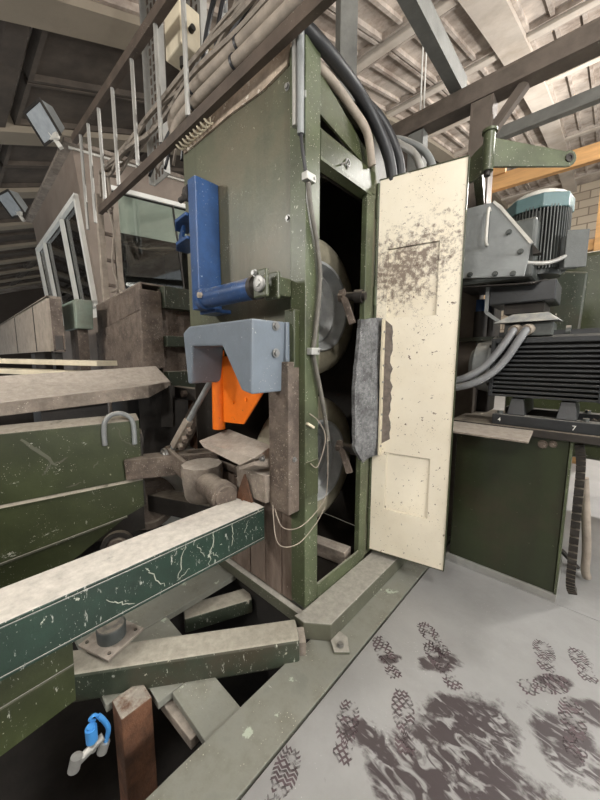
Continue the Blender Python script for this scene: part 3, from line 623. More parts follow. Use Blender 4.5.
iobj('handle', MB().tube(smooth_path(hoop, 5), .017, 10), 'mgrey')
# scraped paint: thin flat strokes where the paint is gone
def stroke(name, pts, w, fn, m, parent):
    mb = MB(); P = [Vector((a, b)) for a, b in pts]; vs = []
    for i, p in enumerate(P):
        d = (P[min(i + 1, len(P) - 1)] - P[max(i - 1, 0)]).normalized(); nn = Vector((-d.y, d.x)); ww = w * (.35 + .65 * math.sin(math.pi * (i + .6) / (len(P) + .2))) * random.uniform(.7, 1.2)
        vs += [fn(*(p + nn * ww)), fn(*(p - nn * ww))]
    return obj(name, mb.add(vs, [(2 * i, 2 * i + 1, 2 * i + 3, 2 * i + 2) for i in range(len(P) - 1)]), m, parent, recalc=False)
def wob(a, b, n=9, amp=.006): return [(a[0] + (b[0] - a[0]) * i / n + random.uniform(-amp, amp), a[1] + (b[1] - a[1]) * i / n + random.uniform(-amp, amp)) for i in range(n + 1)]
ifn = lambda x, z: IM @ Vector((x, .0012, z))
for a, b, w in (((.66, 1.06), (.50, .86), .012), ((.52, .88), (.58, .80), .006), ((.50, .87), (.44, .90), .006), ((.14, 1.07), (.12, .97), .004), ((.12, .97), (.02, .90), .004), ((.46, .70), (.38, .71), .005), ((.30, .80), (.27, .84), .004)):
    stroke('paint_scrape', wob(a, b), w, ifn, 'plinth', im)
gfn = lambda y, z: Vector((-.1988, y, z))
for a, b, w in (((-.62, .69), (-.66, .53), .004), ((-.66, .53), (-.60, .56), .003), ((-.46, .69), (-.50, .52), .004), ((-.50, .6), (-.44, .54), .003), ((-.80, .66), (-.72, .53), .004), ((-.35, .68), (-.36, .56), .004), ((-.95, .6), (-.86, .53), .004), ((-.25, .66), (-.28, .60), .003), ((-.56, .66), (-.52, .58), .003)):
    stroke('paint_scrape', wob(a, b, 9, .008), w * .6, gfn, 'dustmark', ga)
tp = thing('dusty_slab', 'thick slab covered in pale sawdust above the green infeed body', 'slab', (-1.65, -.7, 1.2))
ft0, ft1 = Vector((-1.36, -.27, 1.345)), Vector((-1.50, -1.55, 1.255)); fb0, fb1 = ft0 - Vector((0, 0, .098)), ft1 - Vector((0, 0, .075))
bt0, bt1 = Vector((-1.90, .03, 1.478)), Vector((-2.05, -1.5, 1.40)); tip = Vector((-1.62, .03, 1.345))
obj('slab', MB().add([ft0, ft1, bt1, bt0, fb0, fb1, bt1 - Vector((0, 0, .1)), bt0 - Vector((0, 0, .1)), tip, tip - Vector((0, 0, .04))],
    [(0, 8, 3, 2, 1), (4, 5, 6, 7, 9), (0, 1, 5, 4), (1, 2, 6, 5), (2, 3, 7, 6), (3, 8, 9, 7), (8, 0, 4, 9)]), 'dusty', tp, bev=.006)
obj('bracket', MB().bar((-1.60, -.02, .95), (-1.62, .0, 1.31), .10, .06), 'dark', tp)
obj('support', B(-1.85, -1.55, -.9, -.5, .0, 1.26), 'dark', tp)
obj('support', B(-2.0, -1.62, -.25, -.0, .0, 1.30), 'dark', tp)
solo('conveyor_roller', 'grey disc roller under the right end of the green infeed body', 'roller', MB().lathe((-1.55, -.26, .38), (.98, -.197, 0), [(0, .001), (0, .20), (.02, .21), (.14, .21), (.16, .20), (.165, .15), (.15, .14), (.15, .001)], 40), 'rust')
br = thing('bearing', 'round flanged bearing behind the green girder', 'bearing', (-1.15, -.62, .2))
obj('outer_ring', MB().lathe((-1.15, -.62, .29), (.9, -.4, .15), [(0, .07), (.0, .10), (.05, .10), (.05, .07), (.03, .065)], 28), 'dark', br)
obj('inner_ring', MB().lathe((-1.15, -.62, .29), (.9, -.4, .15), [(.03, .066), (.045, .05), (.045, .001)], 24), 'rust', br)

obj('foot', B(-1.20, -1.10, -.67, -.57, -.011, .20), 'dark', br)

# ------------------------------------------------------------------ brown block housing between cabin and cabinet
mbk = thing('guide_housing', 'brown rust stained steel housing in front of the cabin window', 'housing', (-2.5, .2, 1.2))
obj('upper_plate', MB().prism([(-3.30, -.03, 1.86), (-2.0, -.03, 2.0), (-2.0, -.03, 2.225), (-3.30, -.03, 2.155)], (0, .02, 0)), 'rust', mbk, bev=.006)
obj('lower_plate', MB().prism([(-3.32, -.05, 1.30), (-2.0, -.05, 1.30), (-2.0, -.05, 1.985), (-3.32, -.05, 1.85)], (0, .03, 0)), 'rust', mbk, bev=.006)
obj('flange_plate', B(-1.98, -1.95, -.06, .14, 1.45, 2.17), 'rust', mbk, bev=.006)
obj('top_plate', MB().prism([(-3.30, -.03, 2.155), (-2.0, -.03, 2.225), (-2.0, .55, 2.225), (-3.30, .55, 2.155)], (0, 0, .015)), 'dusty', mbk)
obj('core', B(-3.25, -2.05, -.0, .5, 1.30, 2.12), 'dark', mbk)
for z0, z1 in ((1.25, 1.42), (1.66, 1.76), (2.02, 2.22)): obj('side_web', B(-2.04, -1.90, .15, .60, z0, z1), 'brace', mbk, bev=.004)
obj('side_web', B(-2.04, -1.90, .46, .60, 1.42, 2.02), 'brace', mbk, bev=.004)
obj('pocket_back', B(-2.03, -2.0, .14, .60, 1.26, 2.2), 'rust', mbk)
obj('pedestal', B(-3.1, -2.1, .0, .5, -.022, 1.295), 'dark', mbk)
df = thing('machine_frame', 'dark brown machine frame seen in the gap under the brown housing', 'frame', (-1.6, .5, 0))
obj('cross_bar', B(-1.89, -1.22, .16, .24, 1.17, 1.28), 'dark', df, bev=.006)
obj('upright', B(-1.80, -1.62, .28, .40, -.022, 1.16), 'ruston', df, bev=.006)
obj('upright', B(-1.40, -1.26, .26, .36, -.022, 1.75), 'dark', df, bev=.006)
obj('diagonal', MB().bar((-1.85, .1, .55), (-1.50, .26, 1.15), .05, .14), 'rust', df)
obj('bolt', MB().cyl((-1.60, .16, 1.23), (-1.60, .12, 1.23), .03, 6), 'rust', df)

# long box beams at far left
lb = thing('box_beam', 'pale brown box beam with an open square end, left below the cabin', 'beam', (-5, -.4, 1.6))
LX0, LX1 = -8.5, -3.0
obj('side', MB().prism([(LX1, -.55, 1.62), (LX1, -.55, 2.165), (LX0, -.55, 2.165), (LX0, -.55, 1.62)], (0, .02, 0)), 'hose', lb)
obj('top', B(LX0, LX1, -.55, -.43, 2.15, 2.175), 'dusty', lb)
obj('end_frame', MB().box(LX1 - .02, LX1 + .005, -.53, -.43, 1.78, 2.15).box(LX1 - .02, LX1 + .005, -.53, -.515, 1.62, 1.78).box(LX1 - .02, LX1 + .005, -.445, -.43, 1.62, 1.78).box(LX1 - .02, LX1 + .005, -.53, -.43, 1.615, 1.635), 'rust', lb)
for x in (-3.8, -5.3): obj('joint_strip', B(x, x + .02, -.556, -.55, 1.63, 2.16), 'dark', lb)
obj('trestle', B(-4.6, -4.3, -.5, -.4, -.022, 1.61), 'dark', lb); obj('trestle', B(-3.3, -3.15, -.5, -.43, -.022, 1.61), 'dark', lb)
tb = solo('teal_box', 'faded teal steel box between box beam and brown housing', 'box', MB().prism([(-3.45, -.33, 1.86), (-2.95, -.33, 1.86), (-2.90, -.33, 2.16), (-3.50, -.33, 2.16)], (0, .16, 0)), 'fteal', bev=.01)
solo('column_stub', 'dark brown stub column under the faded teal box', 'column', B(-3.35, -3.05, -.30, -.20, -.022, 1.858), 'rust')
for k, (zz, yy, lab) in enumerate(((1.50, -.62, 'upper pale plank lying behind the dusty slab'), (1.40, -.70, 'lower pale plank lying behind the dusty slab'))):
    solo('loose_plank', lab, 'plank', MB().bar((-2.25, yy + .35, zz), (-4.5, yy - .6, zz + .03), .22, .05), 'offwhite', group='planks behind the slab', bev=.006)
solo('plank_rest', 'dark rest carrying the pale planks behind the slab', 'rest', B(-3.0, -2.8, -1.1, -.35, -.022, 1.37), 'dark')

# ------------------------------------------------------------------ operator cabin
cbn = thing('operator_cabin', 'raised brown operator cabin with slanted white framed windows', 'cabin', (-5.2, 1.6, 0))
e1 = Vector((.23, .973, 0)); e2 = Vector((-1, .02, 0))
cT = Vector((-4.0, .04, 4.19)); cB = Vector((-3.92, .2, 2.28))
def fpt(u, v, e, off=0.0, nrm=Vector((0, 0, 0))):   # u metres along face, v 0 bottom .. 1 top
    return cB.lerp(cT, v) + e * u + nrm * off
def fpanel(u0, u1, v0, v1, e, nrm, t=.04, off=0.0):
    q = [fpt(u0, v0, e), fpt(u1, v0, e), fpt(u1, v1, e), fpt(u0, v1, e)]
    q = [p + nrm * off for p in q]; return MB().prism(q, nrm * -t)
nL = Vector((0, -1, 0)); nR = Vector((.973, -.23, 0))
WL, WR = 3.25, 2.6
obj('fascia', fpanel(0, WL, .72, 1.0, e2, nL), 'cabin', cbn)
obj('fascia', fpanel(0, WR, .80, 1.0, e1, nR), 'cabin', cbn)
obj('corner_column', fpanel(0, .10, 0, .72, e2, nL), 'cabin', cbn)
obj('corner_column', fpanel(0, .34, 0, .80, e1, nR), 'cabin', cbn)
obj('sill', fpanel(0, WL, -.08, .0, e2, nL, .1), 'white', cbn)
obj('lower_wall', MB().prism([(-3.95, .22, -.022), (-3.95, .22, 2.13), (-7.2, .22, 2.13), (-7.2, .22, -.022)], (0, .05, 0)), 'cabin', cbn)
obj('lower_wall', MB().prism([(-3.93, .26, -.022), (-3.93, .26, 2.26), (-3.35, 2.7, 2.26), (-3.35, 2.7, -.022)], (-.05, .01, 0)), 'cabin', cbn)
obj('roof', MB().prism([cT + Vector((.08, -.1, 0)), cT + e2 * (WL + .1) + Vector((0, -.1, 0)), cT + e2 * WL + Vector((.6, 2.7, 0)), cT + e1 * WR], (0, 0, .05)), 'dusty', cbn)
obj('rear_wall', MB().box(-7.2, -3.6, 2.7, 2.75, -.022, 4.15).box(-7.25, -7.2, .25, 2.7, -.022, 4.15), 'inner', cbn)
obj('cabin_floor', B(-7.2, -3.7, .3, 2.7, 2.12, 2.16), 'inner', cbn)
fr = MB()
us = [.10, 1.05, 2.35, WL]
wf = obj('window_frame', MB().add([], []).prism([fpt(.10, .70, e2), fpt(WL, .70, e2), fpt(WL, .735, e2), fpt(.10, .735, e2)], (0, -.05, 0)).prism([fpt(.10, -.01, e2), fpt(WL, -.01, e2), fpt(WL, .03, e2), fpt(.10, .03, e2)], (0, -.05, 0)), 'white', cbn)
for u in (.10, 1.0, 2.45, WL - .08):
    obj('mullion', MB().prism([fpt(u, 0, e2), fpt(u + .08, 0, e2), fpt(u + .08, .72, e2), fpt(u, .72, e2)], (0, -.05, 0)), 'white', wf)
for a, b in zip((.18, 1.08, 2.53), (1.0, 2.45, WL - .08)):
    obj('pane', fpanel(a, b, .03, .70, e2, nL, .01, -.01), 'glass', wf)
wf2 = obj('window_frame', MB().prism([fpt(.30, .79, e1), fpt(WR, .79, e1), fpt(WR, .82, e1), fpt(.30, .82, e1)], nR * .04), 'white', cbn)
obj('pane', fpanel(.34, 1.15, .0, .79, e1, nR, .01, -.01), 'glass', wf2)
obj('pane', fpanel(1.17, WR, .0, .79, e1, nR, .01, -.01), 'glass', wf2)
obj('mullion', fpanel(1.15, 1.17, 0, .79, e1, nR, .03, .01), 'dark', wf2)
obj('roller_blind', fpanel(.36, WR, .52, .78, e1, nR, .006, -.022), 'blind', wf2)  # pale panel behind the upper part of the right-hand panes
obj('roof_edge', MB().bar(cT + Vector((.0, -.04, .0)), cT + e1 * WR + nR * .03, .03, .05), 'pale', cbn)

def floodlight(label, p, yaw, pitch, s=1.0):
    t = thing('floodlight', label, 'floodlight', (p[0], p[1], p[2] - .25 * s), group='floodlights on the cabin roof')
    Mx = Matrix.Translation(p) @ Matrix.Rotation(yaw, 4, 'Z') @ Matrix.Rotation(pitch, 4, 'X') @ Matrix.Scale(s, 4)
    hd = MB().add([(-.24, -.08, -.19), (.24, -.08, -.19), (.24, -.08, .19), (-.24, -.08, .19), (-.17, .08, -.12), (.17, .08, -.12), (.17, .08, .12), (-.17, .08, .12)],
        [(0, 3, 2, 1), (4, 5, 6, 7), (0, 1, 5, 4), (1, 2, 6, 5), (2, 3, 7, 6), (3, 0, 4, 7)])
    hs = obj('housing', hd.xf(Mx), 'mgrey', t, bev=.01)
    obj('lens', B(-.215, .215, -.088, -.082, -.165, .165).xf(Mx), 'lens', hs)
    obj('bezel', MB().box(-.25, .25, -.10, -.08, .17, .20).box(-.25, .25, -.10, -.08, -.20, -.17).box(-.25, -.22, -.10, -.08, -.17, .17).box(.22, .25, -.10, -.08, -.17, .17).xf(Mx), 'dark', hs)
    obj('bracket', MB().bar(Vector(p) + Vector((0, .02, -.12 * s)), Vector(p) + Vector((.05, .10, -.30 * s)), .05, .05).bar(Vector(p) + Vector((-.15 * s, .02, -.14 * s)), Vector(p) + Vector((.2 * s, .05, -.22 * s)), .04, .06), 'pale', t)
floodlight('grey floodlight on the nearer corner of the brown cabin roof', (-3.95, -.20, 4.34), R(12), R(35), .85)
floodlight('grey floodlight at the far left end of the brown cabin roof', (-7.15, -.15, 4.42), R(15), R(35), 1.0)

# ladder duct beside the cabin
ld = thing('cable_ladder', 'beige upright cable ladder in front of the cabin corner', 'ladder', (-3.0, .06, 2.2))
for y in (-.01, .15):
    obj('stile', B(-3.03, -2.97, y - .03, y + .03, 2.17, 3.30), 'hose', ld, bev=.004)
for z in (2.35, 2.62, 2.9, 3.15): obj('rung', B(-3.02, -2.98, .021, .119, z, z + .03), 'rust', ld)
obj('loose_cable', MB().tube(smooth_path([(-2.95, .02, 3.55), (-2.94, .05, 3.2), (-2.94, .10, 2.95), (-2.93, .06, 2.6), (-2.94, .10, 2.35), (-2.94, .03, 2.28)]), .012, 6), 'cable', ld)

# ------------------------------------------------------------------ overhead gantry with cables
gt = thing('cable_gantry', 'brown overhead railing gantry carrying bundles of dusty cables', 'gantry', (-1.2, -.1, 2.93))
obj('lower_rail', MB().prism([(-2.75, -.10, 3.012), (-2.75, -.10, 3.078), (-2.75, -.092, 3.078), (-2.75, -.092, 3.02), (-2.75, -.06, 3.02), (-2.75, -.06, 3.012)], (4.4, 0, 0)), 'rail', gt)
obj('upper_rail', MB().bar((-3.35, -.10, 3.95), (1.2, -.10, 3.75), .05, .08), 'rail', gt)
for x in (-3.12, -2.85, -2.52, -2.15, -1.72, -1.30, -.92):
    obj('spindle', MB().cyl((x, -.10, 3.078 if x > -2.75 else 2.95), (x, -.10, 3.92 - .02 * (x + 3)), .016, 8), 'galv', gt)
random.seed(11)
for k in range(7):
    oy, oz = random.uniform(-.05, .09), random.uniform(-.06, .09)
    pts = [(-2.95 + .03 * k, .0 + oy * .5, 3.30 - .03 * k), (-2.92 + .02 * k, .0 + oy * .5, 3.46 + oz * .4)]
    for j in range(1, 12):
        x = -2.9 + j * .30
        pts.append((x, .0 + oy + .02 * math.sin(j * 1.3 + k * 2), 3.43 + oz + .025 * math.sin(j * 1.7 + k)))
    solo('cable', 'dusty thin cable in the bundle along the overhead gantry', 'cable', MB().tube(smooth_path(pts, 4), random.choice((.011, .014, .017)), 6), 'cable', group='bundled cables')
for k in range(6):
    pts = [(-1.75 + .1 * k, .0 + .02 * k, 3.05), (-1.5 + .08 * k, .06, 3.30), (-1.0 + .06 * k, .1, 3.50 + .03 * k), (-.5, .12, 3.62 + .05 * k), (.1, .12, 3.7 + .07 * k), (.6, .12, 3.8 + .06 * k)]
    solo('cable', ('lowest', 'second lowest', 'third lowest', 'third highest', 'second highest', 'highest')[k] + (' grey' if k % 2 else ' black') + ' cable of those climbing steeply above the cabinet top', 'cable', MB().tube(smooth_path(pts, 4), .012, 6), 'cable' if k % 2 else 'black', group='rising cables')
for lab, pts in (('front thick dusty hose along the gantry rail', [(-1.16, -.04, 3.04), (-1.21, -.04, 3.11), (-1.16, -.04, 3.17), (-.95, -.04, 3.195), (-.5, -.04, 3.19), (-.1, -.04, 3.18), (.5, -.04, 3.17)]),
                 ('rear thick dusty hose along the gantry rail', [(-1.25, -.01, 3.15), (-1.30, -.01, 3.24), (-1.24, -.01, 3.30), (-1.0, -.01, 3.325), (-.5, -.01, 3.30), (-.1, -.01, 3.29), (.5, -.01, 3.27)])):
    h = thing('thick_hose', lab, 'hose', pts[0])
    obj('hose', MB().tube(smooth_path(pts, 6), .034, 14), 'hose', h)
    for j in (3, 4): obj('cable_tie', MB().lathe(pts[j], (1, 0, 0), [(-.008, .035), (-.008, .040), (.008, .040), (.008, .035)], 16), 'black', h)
for k, off in enumerate((0, .16)):
    solo('black_cable', ('left ' if k == 0 else 'right ') + 'one of two black cables looping above the thick hoses', 'cable',
         MB().tube(smooth_path([(-1.05 + off, .1, 3.28), (-1.05 + off, .1, 3.5), (-.98 + off, .1, 3.72), (-.82 + off, .1, 3.92), (-.6 + off, .1, 4.1), (-.3 + off, .1, 4.3)]), .017, 8), 'black')
jb = thing('junction_box', 'cream junction box hanging above the cable bundle', 'box', (-1.33, .1, 3.74))
obj('box', B(-1.45, -1.22, .04, .20, 3.76, 4.04), 'offwhite', jb, bev=.01)
obj('gland', MB().cyl((-1.33, .12, 3.76), (-1.33, .12, 3.70), .03, 10), 'dark', jb)
obj('knob', MB().cyl((-1.219, .12, 3.88), (-1.18, .12, 3.88), .02, 10), 'dark', jb)
obj('lead', MB().tube(smooth_path([(-1.33, .12, 3.71), (-1.36, .1, 3.60), (-1.42, .08, 3.52)]), .009, 6), 'cable', jb)
def tray(x, z0, z1, lab):
    t = thing('cable_tray', lab, 'tray', (x, .6, z0), group='upright perforated cable trays')
    obj('backing', B(x - .20, x + .20, .60, .61, z0, z1), 'galv', t)
    sl = MB(); z = z0 + .05
    while z < z1 - .05:
        for k in (-.12, -.04, .04, .12): sl.box(x + k - .014, x + k + .014, .592, .601, z, z + .06)
        z += .1
    o = obj('slots', sl, 'rust', t); o['kind'] = 'stuff'
    for sx in (-.2, .19): obj('rail', B(x + sx, x + sx + .012, .54, .60, z0, z1), 'galv', t)
tray(-2.78, 3.6, 5.75, 'galvanised perforated cable tray left of the junction box')
tray(-1.95, 3.7, 5.9, 'galvanised perforated cable tray right of the junction box')
for x, z0, lab in ((-.86, 3.30, 'left striped vertical pole among the cables'), (-.50, 3.6, 'right striped vertical pole among the cables')):
    t = thing('striped_pole', lab, 'pole', (x, .16, z0))
    for k in range(6):
        obj('band', MB().cyl((x, .16, z0 + k * .16), (x, .16, z0 + k * .16 + .155), .022, 10), 'white' if k % 2 == 0 else 'mgrey', t)

solo('coiled_cable', 'pale coiled spiral cable lying along the cabinet top edge', 'cable', MB().tube([(-1.16 + .40 * i / 90, -.045 + .032 * math.cos(i * .62), 3.03 + .036 * math.sin(i * .62)) for i in range(91)], .007, 6), 'offwhite')
# conduits up the corner post
cd = thing('conduit_pair', 'pair of pale grey conduits running up the cabinet corner', 'conduit', (-.02, -.03, 2.63))
obj('conduit', MB().cyl((-.045, -.030, 2.67), (-.045, -.030, 3.5), .015, 12), 'galv', cd)
obj('conduit', MB().cyl((-.008, -.030, 2.62), (-.008, -.030, 3.5), .017, 12), 'mgrey', cd)
obj('cable', MB().tube(smooth_path([(-.008, -.03, 2.63), (.004, -.03, 2.55), (.014, -.02, 2.46), (.022, -.005, 2.38)]), .009, 8), 'black', cd)
obj('saddle', B(-.06, .012, -.018, -.012, 2.78, 2.81), 'galv', cd)
fc = thing('flexible_conduit', 'grey flexible conduit clipped down the cabinet corner post', 'conduit', (.03, .05, 1.07))
obj('tube', MB().tube(smooth_path([(.026, -.012, 2.40), (.026, .005, 2.30), (.028, .05, 2.15), (.03, .078, 2.0), (.03, .07, 1.85), (.027, .045, 1.66), (.027, .032, 1.58), (.03, .055, 1.48), (.032, .085, 1.38), (.036, .125, 1.22), (.038, .155, 1.08)]), .0125, 10), 'flex', fc)
for y, z in ((-.008, 2.42), (.032, 1.585)):
    s_ = obj('clip', B(.009, .046, y - .035, y + .03, z - .018, z + .018), 'galv', fc, bev=.003)
    obj('screw', MB().cyl((.046, y + .02, z), (.051, y + .02, z), .007, 8), 'steel', s_)
for k, (pts, r, lab) in enumerate((([(.012, .02, 1.25), (.05, .06, 1.20), (.06, .10, 1.10), (.04, .06, .95), (.02, .02, .97)], .005, 'small loop of thin pale wire on the corner post'),
    ([(-.14, -.105, .70), (-.05, -.13, .63), (.03, -.08, .64), (.05, .05, .70), (.06, .12, .80), (.045, .14, 1.10)], .004, 'upper thin pale wire hanging under the rusty upright'),
    ([(-.15, -.11, .72), (-.06, -.16, .55), (.03, -.10, .55), (.05, .03, .62), (.06, .10, .70)], .004, 'lower thin pale wire hanging under the rusty upright'))):
    solo('thin_wire', lab, 'wire', MB().tube(smooth_path(pts), r * .65, 6), 'hose')
solo('wire_connector', 'small pale wire connector on the green corner post', 'connector', MB().bar((.014, -.005, 1.20), (.02, .045, 1.17), .02, .014), 'offwhite', bev=.002)
solo('strap_plate', 'dark strap plate on the corner post below the wire connector', 'plate', B(.009, .013, -.008, .098, .77, .98), 'dgreen', bev=.002)

# hoses arching over the cabinet top
for lab, pts, r, m in (('thick black hose arching over the cabinet top to the door', [(-.02, -.02, 3.10), (.011, .05, 3.07), (.02, .2, 3.055), (.02, .42, 3.03), (.045, .58, 2.93), (.075, .70, 2.77), (.08, .76, 2.55), (.07, .80, 2.2)], .035, 'black'),
    ('second black hose tucked behind the arching one', [(.0, .45, 3.03), (.04, .62, 2.99), (.09, .72, 2.86), (.11, .79, 2.7), (.10, .83, 2.3)], .032, 'black'),
    ('beige hose arching just above the doorway header', [(-.04, -.0, 3.05), (-.025, .10, 3.01), (-.012, .22, 2.99), (-.01, .38, 2.96), (.03, .50, 2.86), (.035, .56, 2.70)], .024, 'hose'),
    ('left pale pipe curving behind the top of the cream door', [(-.42, 1.15, 3.26), (-.22, 1.15, 3.22), (-.08, 1.15, 3.12), (.05, 1.15, 2.98), (.12, 1.15, 2.7), (.14, 1.15, 2.3), (.14, 1.15, 0)], .026, 'galv'),
    ('right pale pipe curving behind the top of the cream door', [(-.42, 1.22, 3.27), (-.2, 1.22, 3.24), (-.03, 1.22, 3.14), (.11, 1.22, 2.99), (.19, 1.22, 2.7), (.21, 1.22, 2.3), (.21, 1.22, 0)], .026, 'mgrey')):
    solo('arching_hose' if 'hose' in lab else 'curved_pipe', lab, 'hose' if 'hose' in lab else 'pipe', MB().tube(smooth_path(pts), r, 14), m)

# ------------------------------------------------------------------ drive unit on the right
pd = thing('motor_pedestal', 'dark green box pedestal standing on the floor plates', 'pedestal', (.75, 1.5, 0))
obj('body', B(.42, 1.06, 1.21, 1.85, .05, 1.055), 'pedestal', pd, bev=.006)
obj('base_strip', B(.40, 1.075, 1.195, 1.86, .001, .05), 'galv', pd, bev=.003)
obj('table_plate', B(.38, 1.22, 1.17, 1.9, 1.056, 1.105), 'dark', pd, bev=.004)
obj('dust_shelf', MB().prism([(.36, 1.165, 1.085), (.88, 1.165, 1.085), (.895, .865, 1.075), (.545, .86, 1.075), (.36, .86, 1.075)], (0, 0, .012)), 'dusty', pd, bev=.002)
obj('bolt', hexbolt((.93, 1.209, 1.01), (0, -1, 0), .018, .03), 'rust', pd)
obj('bolt', hexbolt((.98, 1.209, 1.02), (0, -1, 0), .015, .02), 'rust', pd)
obj('corner_angle', B(1.062, 1.075, 1.20, 1.26, .052, 1.055), 'post', pd)
def digit(ch, p, size, parent):
    cu = bpy.data.curves.new('digit', 'FONT'); cu.body = ch; cu.size = size; cu.extrude = .0006
    o = bpy.data.objects.new('digit', cu); C.objects.link(o)
    me = bpy.data.meshes.new_from_object(o); bpy.data.objects.remove(o)
    q = bpy.data.objects.new('painted_digit', me); C.objects.link(q); me.materials.clear(); me.materials.append(M['white'])
    me.transform(ROOT[parent.name] @ Matrix.Translation(p) @ Matrix.Rotation(R(90), 4, 'X')); q.parent = parent
    return q
def rail(y, lab, digits):
    t = thing('slide_rail', lab, 'rail', (.89, y, 1.106), group='motor slide rails')
    rb = obj('rail', B(.64, 1.2, y, y + .09, 1.106, 1.175), 'motor', t, bev=.004)
    for x in (.68, 1.12): obj('bolt', hexbolt((x, y + .03, 1.176), (0, 0, 1), .018, .02), 'mdark', t)
    if digits:
        digit('4', (.675, y - .002, 1.128), .036, rb); digit('7', (1.06, y - .002, 1.122), .042, rb)
rail(1.20, 'front dark slide rail painted with 4 and 7 under the large motor', True)
rail(1.62, 'rear dark slide rail under the large motor', False)
mt = thing('electric_motor', 'large black finned electric motor on the green pedestal', 'motor', (.9, 1.45, 1.2))
MY, MZ = 1.45, 1.49
oct_ = [(MY + dy, MZ + dz) for dy, dz in ((-.17, -.20), (.17, -.20), (.21, -.15), (.21, .14), (.15, .205), (-.15, .205), (-.18, .16), (-.18, -.16))]
obj('stator', MB().prism([(.61, y, z) for y, z in oct_], (.62, 0, 0)), 'motor', mt)
fn = MB()
for k in range(12): z = MZ - .195 + k * .029; fn.box(.615, 1.16, MY - .235, MY - .175, z, z + .012)
obj('side_fins', fn, 'motor', mt)
obj('fin_frame', MB().box(.60, .625, MY - .236, MY - .17, MZ - .2, MZ + .18).box(1.16, 1.2, MY - .236, MY - .17, MZ - .2, MZ + .18).box(.60, 1.2, MY - .225, MY - .12, MZ + .155, MZ + .19), 'motor', mt, bev=.004)
fn = MB()
for k in range(10): y = MY - .13 + k * .029; fn.box(.62, 1.18, y, y + .01, MZ + .2, MZ + .235)
obj('top_fins', fn, 'motor', mt)
obj('end_shield', MB().lathe((.61, MY - .02, MZ + .0), (-1, 0, 0), [(0, .215), (.03, .215), (.05, .19), (.13, .175), (.15, .13), (.17, .12), (.17, .001)], 36), 'mgrey', mt)
obj('rear_shield', MB().lathe((1.23, MY, MZ), (1, 0, 0), [(0, .21), (.05, .205), (.07, .001)], 32), 'motor', mt)
for x in (.72, .98): obj('foot', MB().prism([(x, MY - .23, 1.177), (x + .10, MY - .23, 1.177), (x + .085, MY - .2, 1.285), (x + .015, MY - .2, 1.285)], (0, .4, 0)), 'motor', mt, bev=.003)
for y, z in ((-.2, .14), (-.2, -.12), (-.05, .2)): obj('bolt', hexbolt((.598, MY + y, MZ + z), (-1, 0, 0), .012, .014), 'dark', mt)
obj('lifting_eye', MB().lathe((.99, MY - .12, MZ + .225), (1, 0, 0), [(-.012, .02), (-.012, .035), (.012, .035), (.012, .02), (-.012, .02)], 16), 'mdark', mt)
tbx = obj('terminal_box', B(.66, .92, 1.25, 1.47, 1.69, 1.775), 'mdark', mt, bev=.005)
obj('lid', MB().add([(.605, 1.20, 1.778), (.95, 1.20, 1.778), (.95, 1.50, 1.79), (.63, 1.50, 1.79), (.70, 1.27, 1.835), (.885, 1.27, 1.835), (.885, 1.45, 1.842), (.71, 1.45, 1.842)],
    [(3, 2, 1, 0), (4, 5, 6, 7), (0, 1, 5, 4), (1, 2, 6, 5), (2, 3, 7, 6), (3, 0, 4, 7)]), 'mgrey', tbx)
for k, (x, lab) in enumerate(((.735, 'left'), (.80, 'right'))):
    t = thing('motor_conduit', lab + ' grey flexible conduit drooping from the motor terminal box', 'conduit', (x, 1.23, 1.5), group='conduits at the large motor')
    pts = [(x, 1.25, 1.735), (x - .01, 1.20, 1.725), (x - .04, 1.17, 1.66), (x - .10, 1.15, 1.56 - .02 * k), (x - .17, 1.13, 1.475 - .025 * k), (x - .27, 1.11, 1.41 - .03 * k), (x - .40, 1.10, 1.375 - .035 * k), (x - .5, 1.10, 1.37 - .035 * k)]
    obj('tube', MB().tube(smooth_path(pts), .024, 12), 'greyhose', t)
    obj('gland_nut', MB().cyl((x, 1.249, 1.736), (x - .012, 1.195, 1.722), .034, 10), 'hose', t)
# belt box, gear plate and upright motor above
bxx = thing('belt_box', 'black flat box between the upright motor and terminal box', 'box', (.72, 1.42, 1.83))
obj('box', B(.555, .915, 1.26, 1.6, 1.905, 2.030), 'motor', bxx, bev=.008)
obj('neck', B(.64, .86, 1.30, 1.6, 1.844, 1.904), 'dark', bxx)
obj('side_strap', MB().bar((.545, 1.255, 2.06), (.545, 1.255, 1.86), .02, .02).bar((.545, 1.255, 1.86), (.63, 1.255, 1.79), .02, .02), 'mgrey', bxx)
gp = thing('gearbox_plate', 'grey angled mounting plate with a handle, beside the cream door edge', 'plate', (.56, 1.2, 2.07))
obj('plate', MB().prism([(.34, 1.17, 2.545), (.565, 1.17, 2.54), (.60, 1.17, 2.50), (.785, 1.17, 2.24), (.76, 1.17, 2.05), (.34, 1.17, 2.10)], (0, .015, 0)), 'mgrey', gp, bev=.004)
obj('folded_edge', MB().prism([(.565, 1.165, 2.545), (.61, 1.165, 2.50), (.79, 1.165, 2.245), (.775, 1.165, 2.235), (.60, 1.165, 2.485), (.56, 1.165, 2.53)], (0, .05, 0)), 'pale', gp)
obj('gearbox', B(.36, .80, 1.19, 1.62, 2.045, 2.40), 'mdark', gp, bev=.02)
obj('drip_tray', MB().prism([(.36, 1.16, 2.035), (.80, 1.16, 2.0), (.86, 1.3, 2.037), (.86, 1.6, 2.037), (.36, 1.6, 2.037)], (0, 0, .006)), 'dark', gp)
obj('tip', MB().prism([(.788, 1.16, 2.235), (.835, 1.16, 2.17), (.795, 1.16, 2.17)], (0, .06, 0)), 'dark', gp)
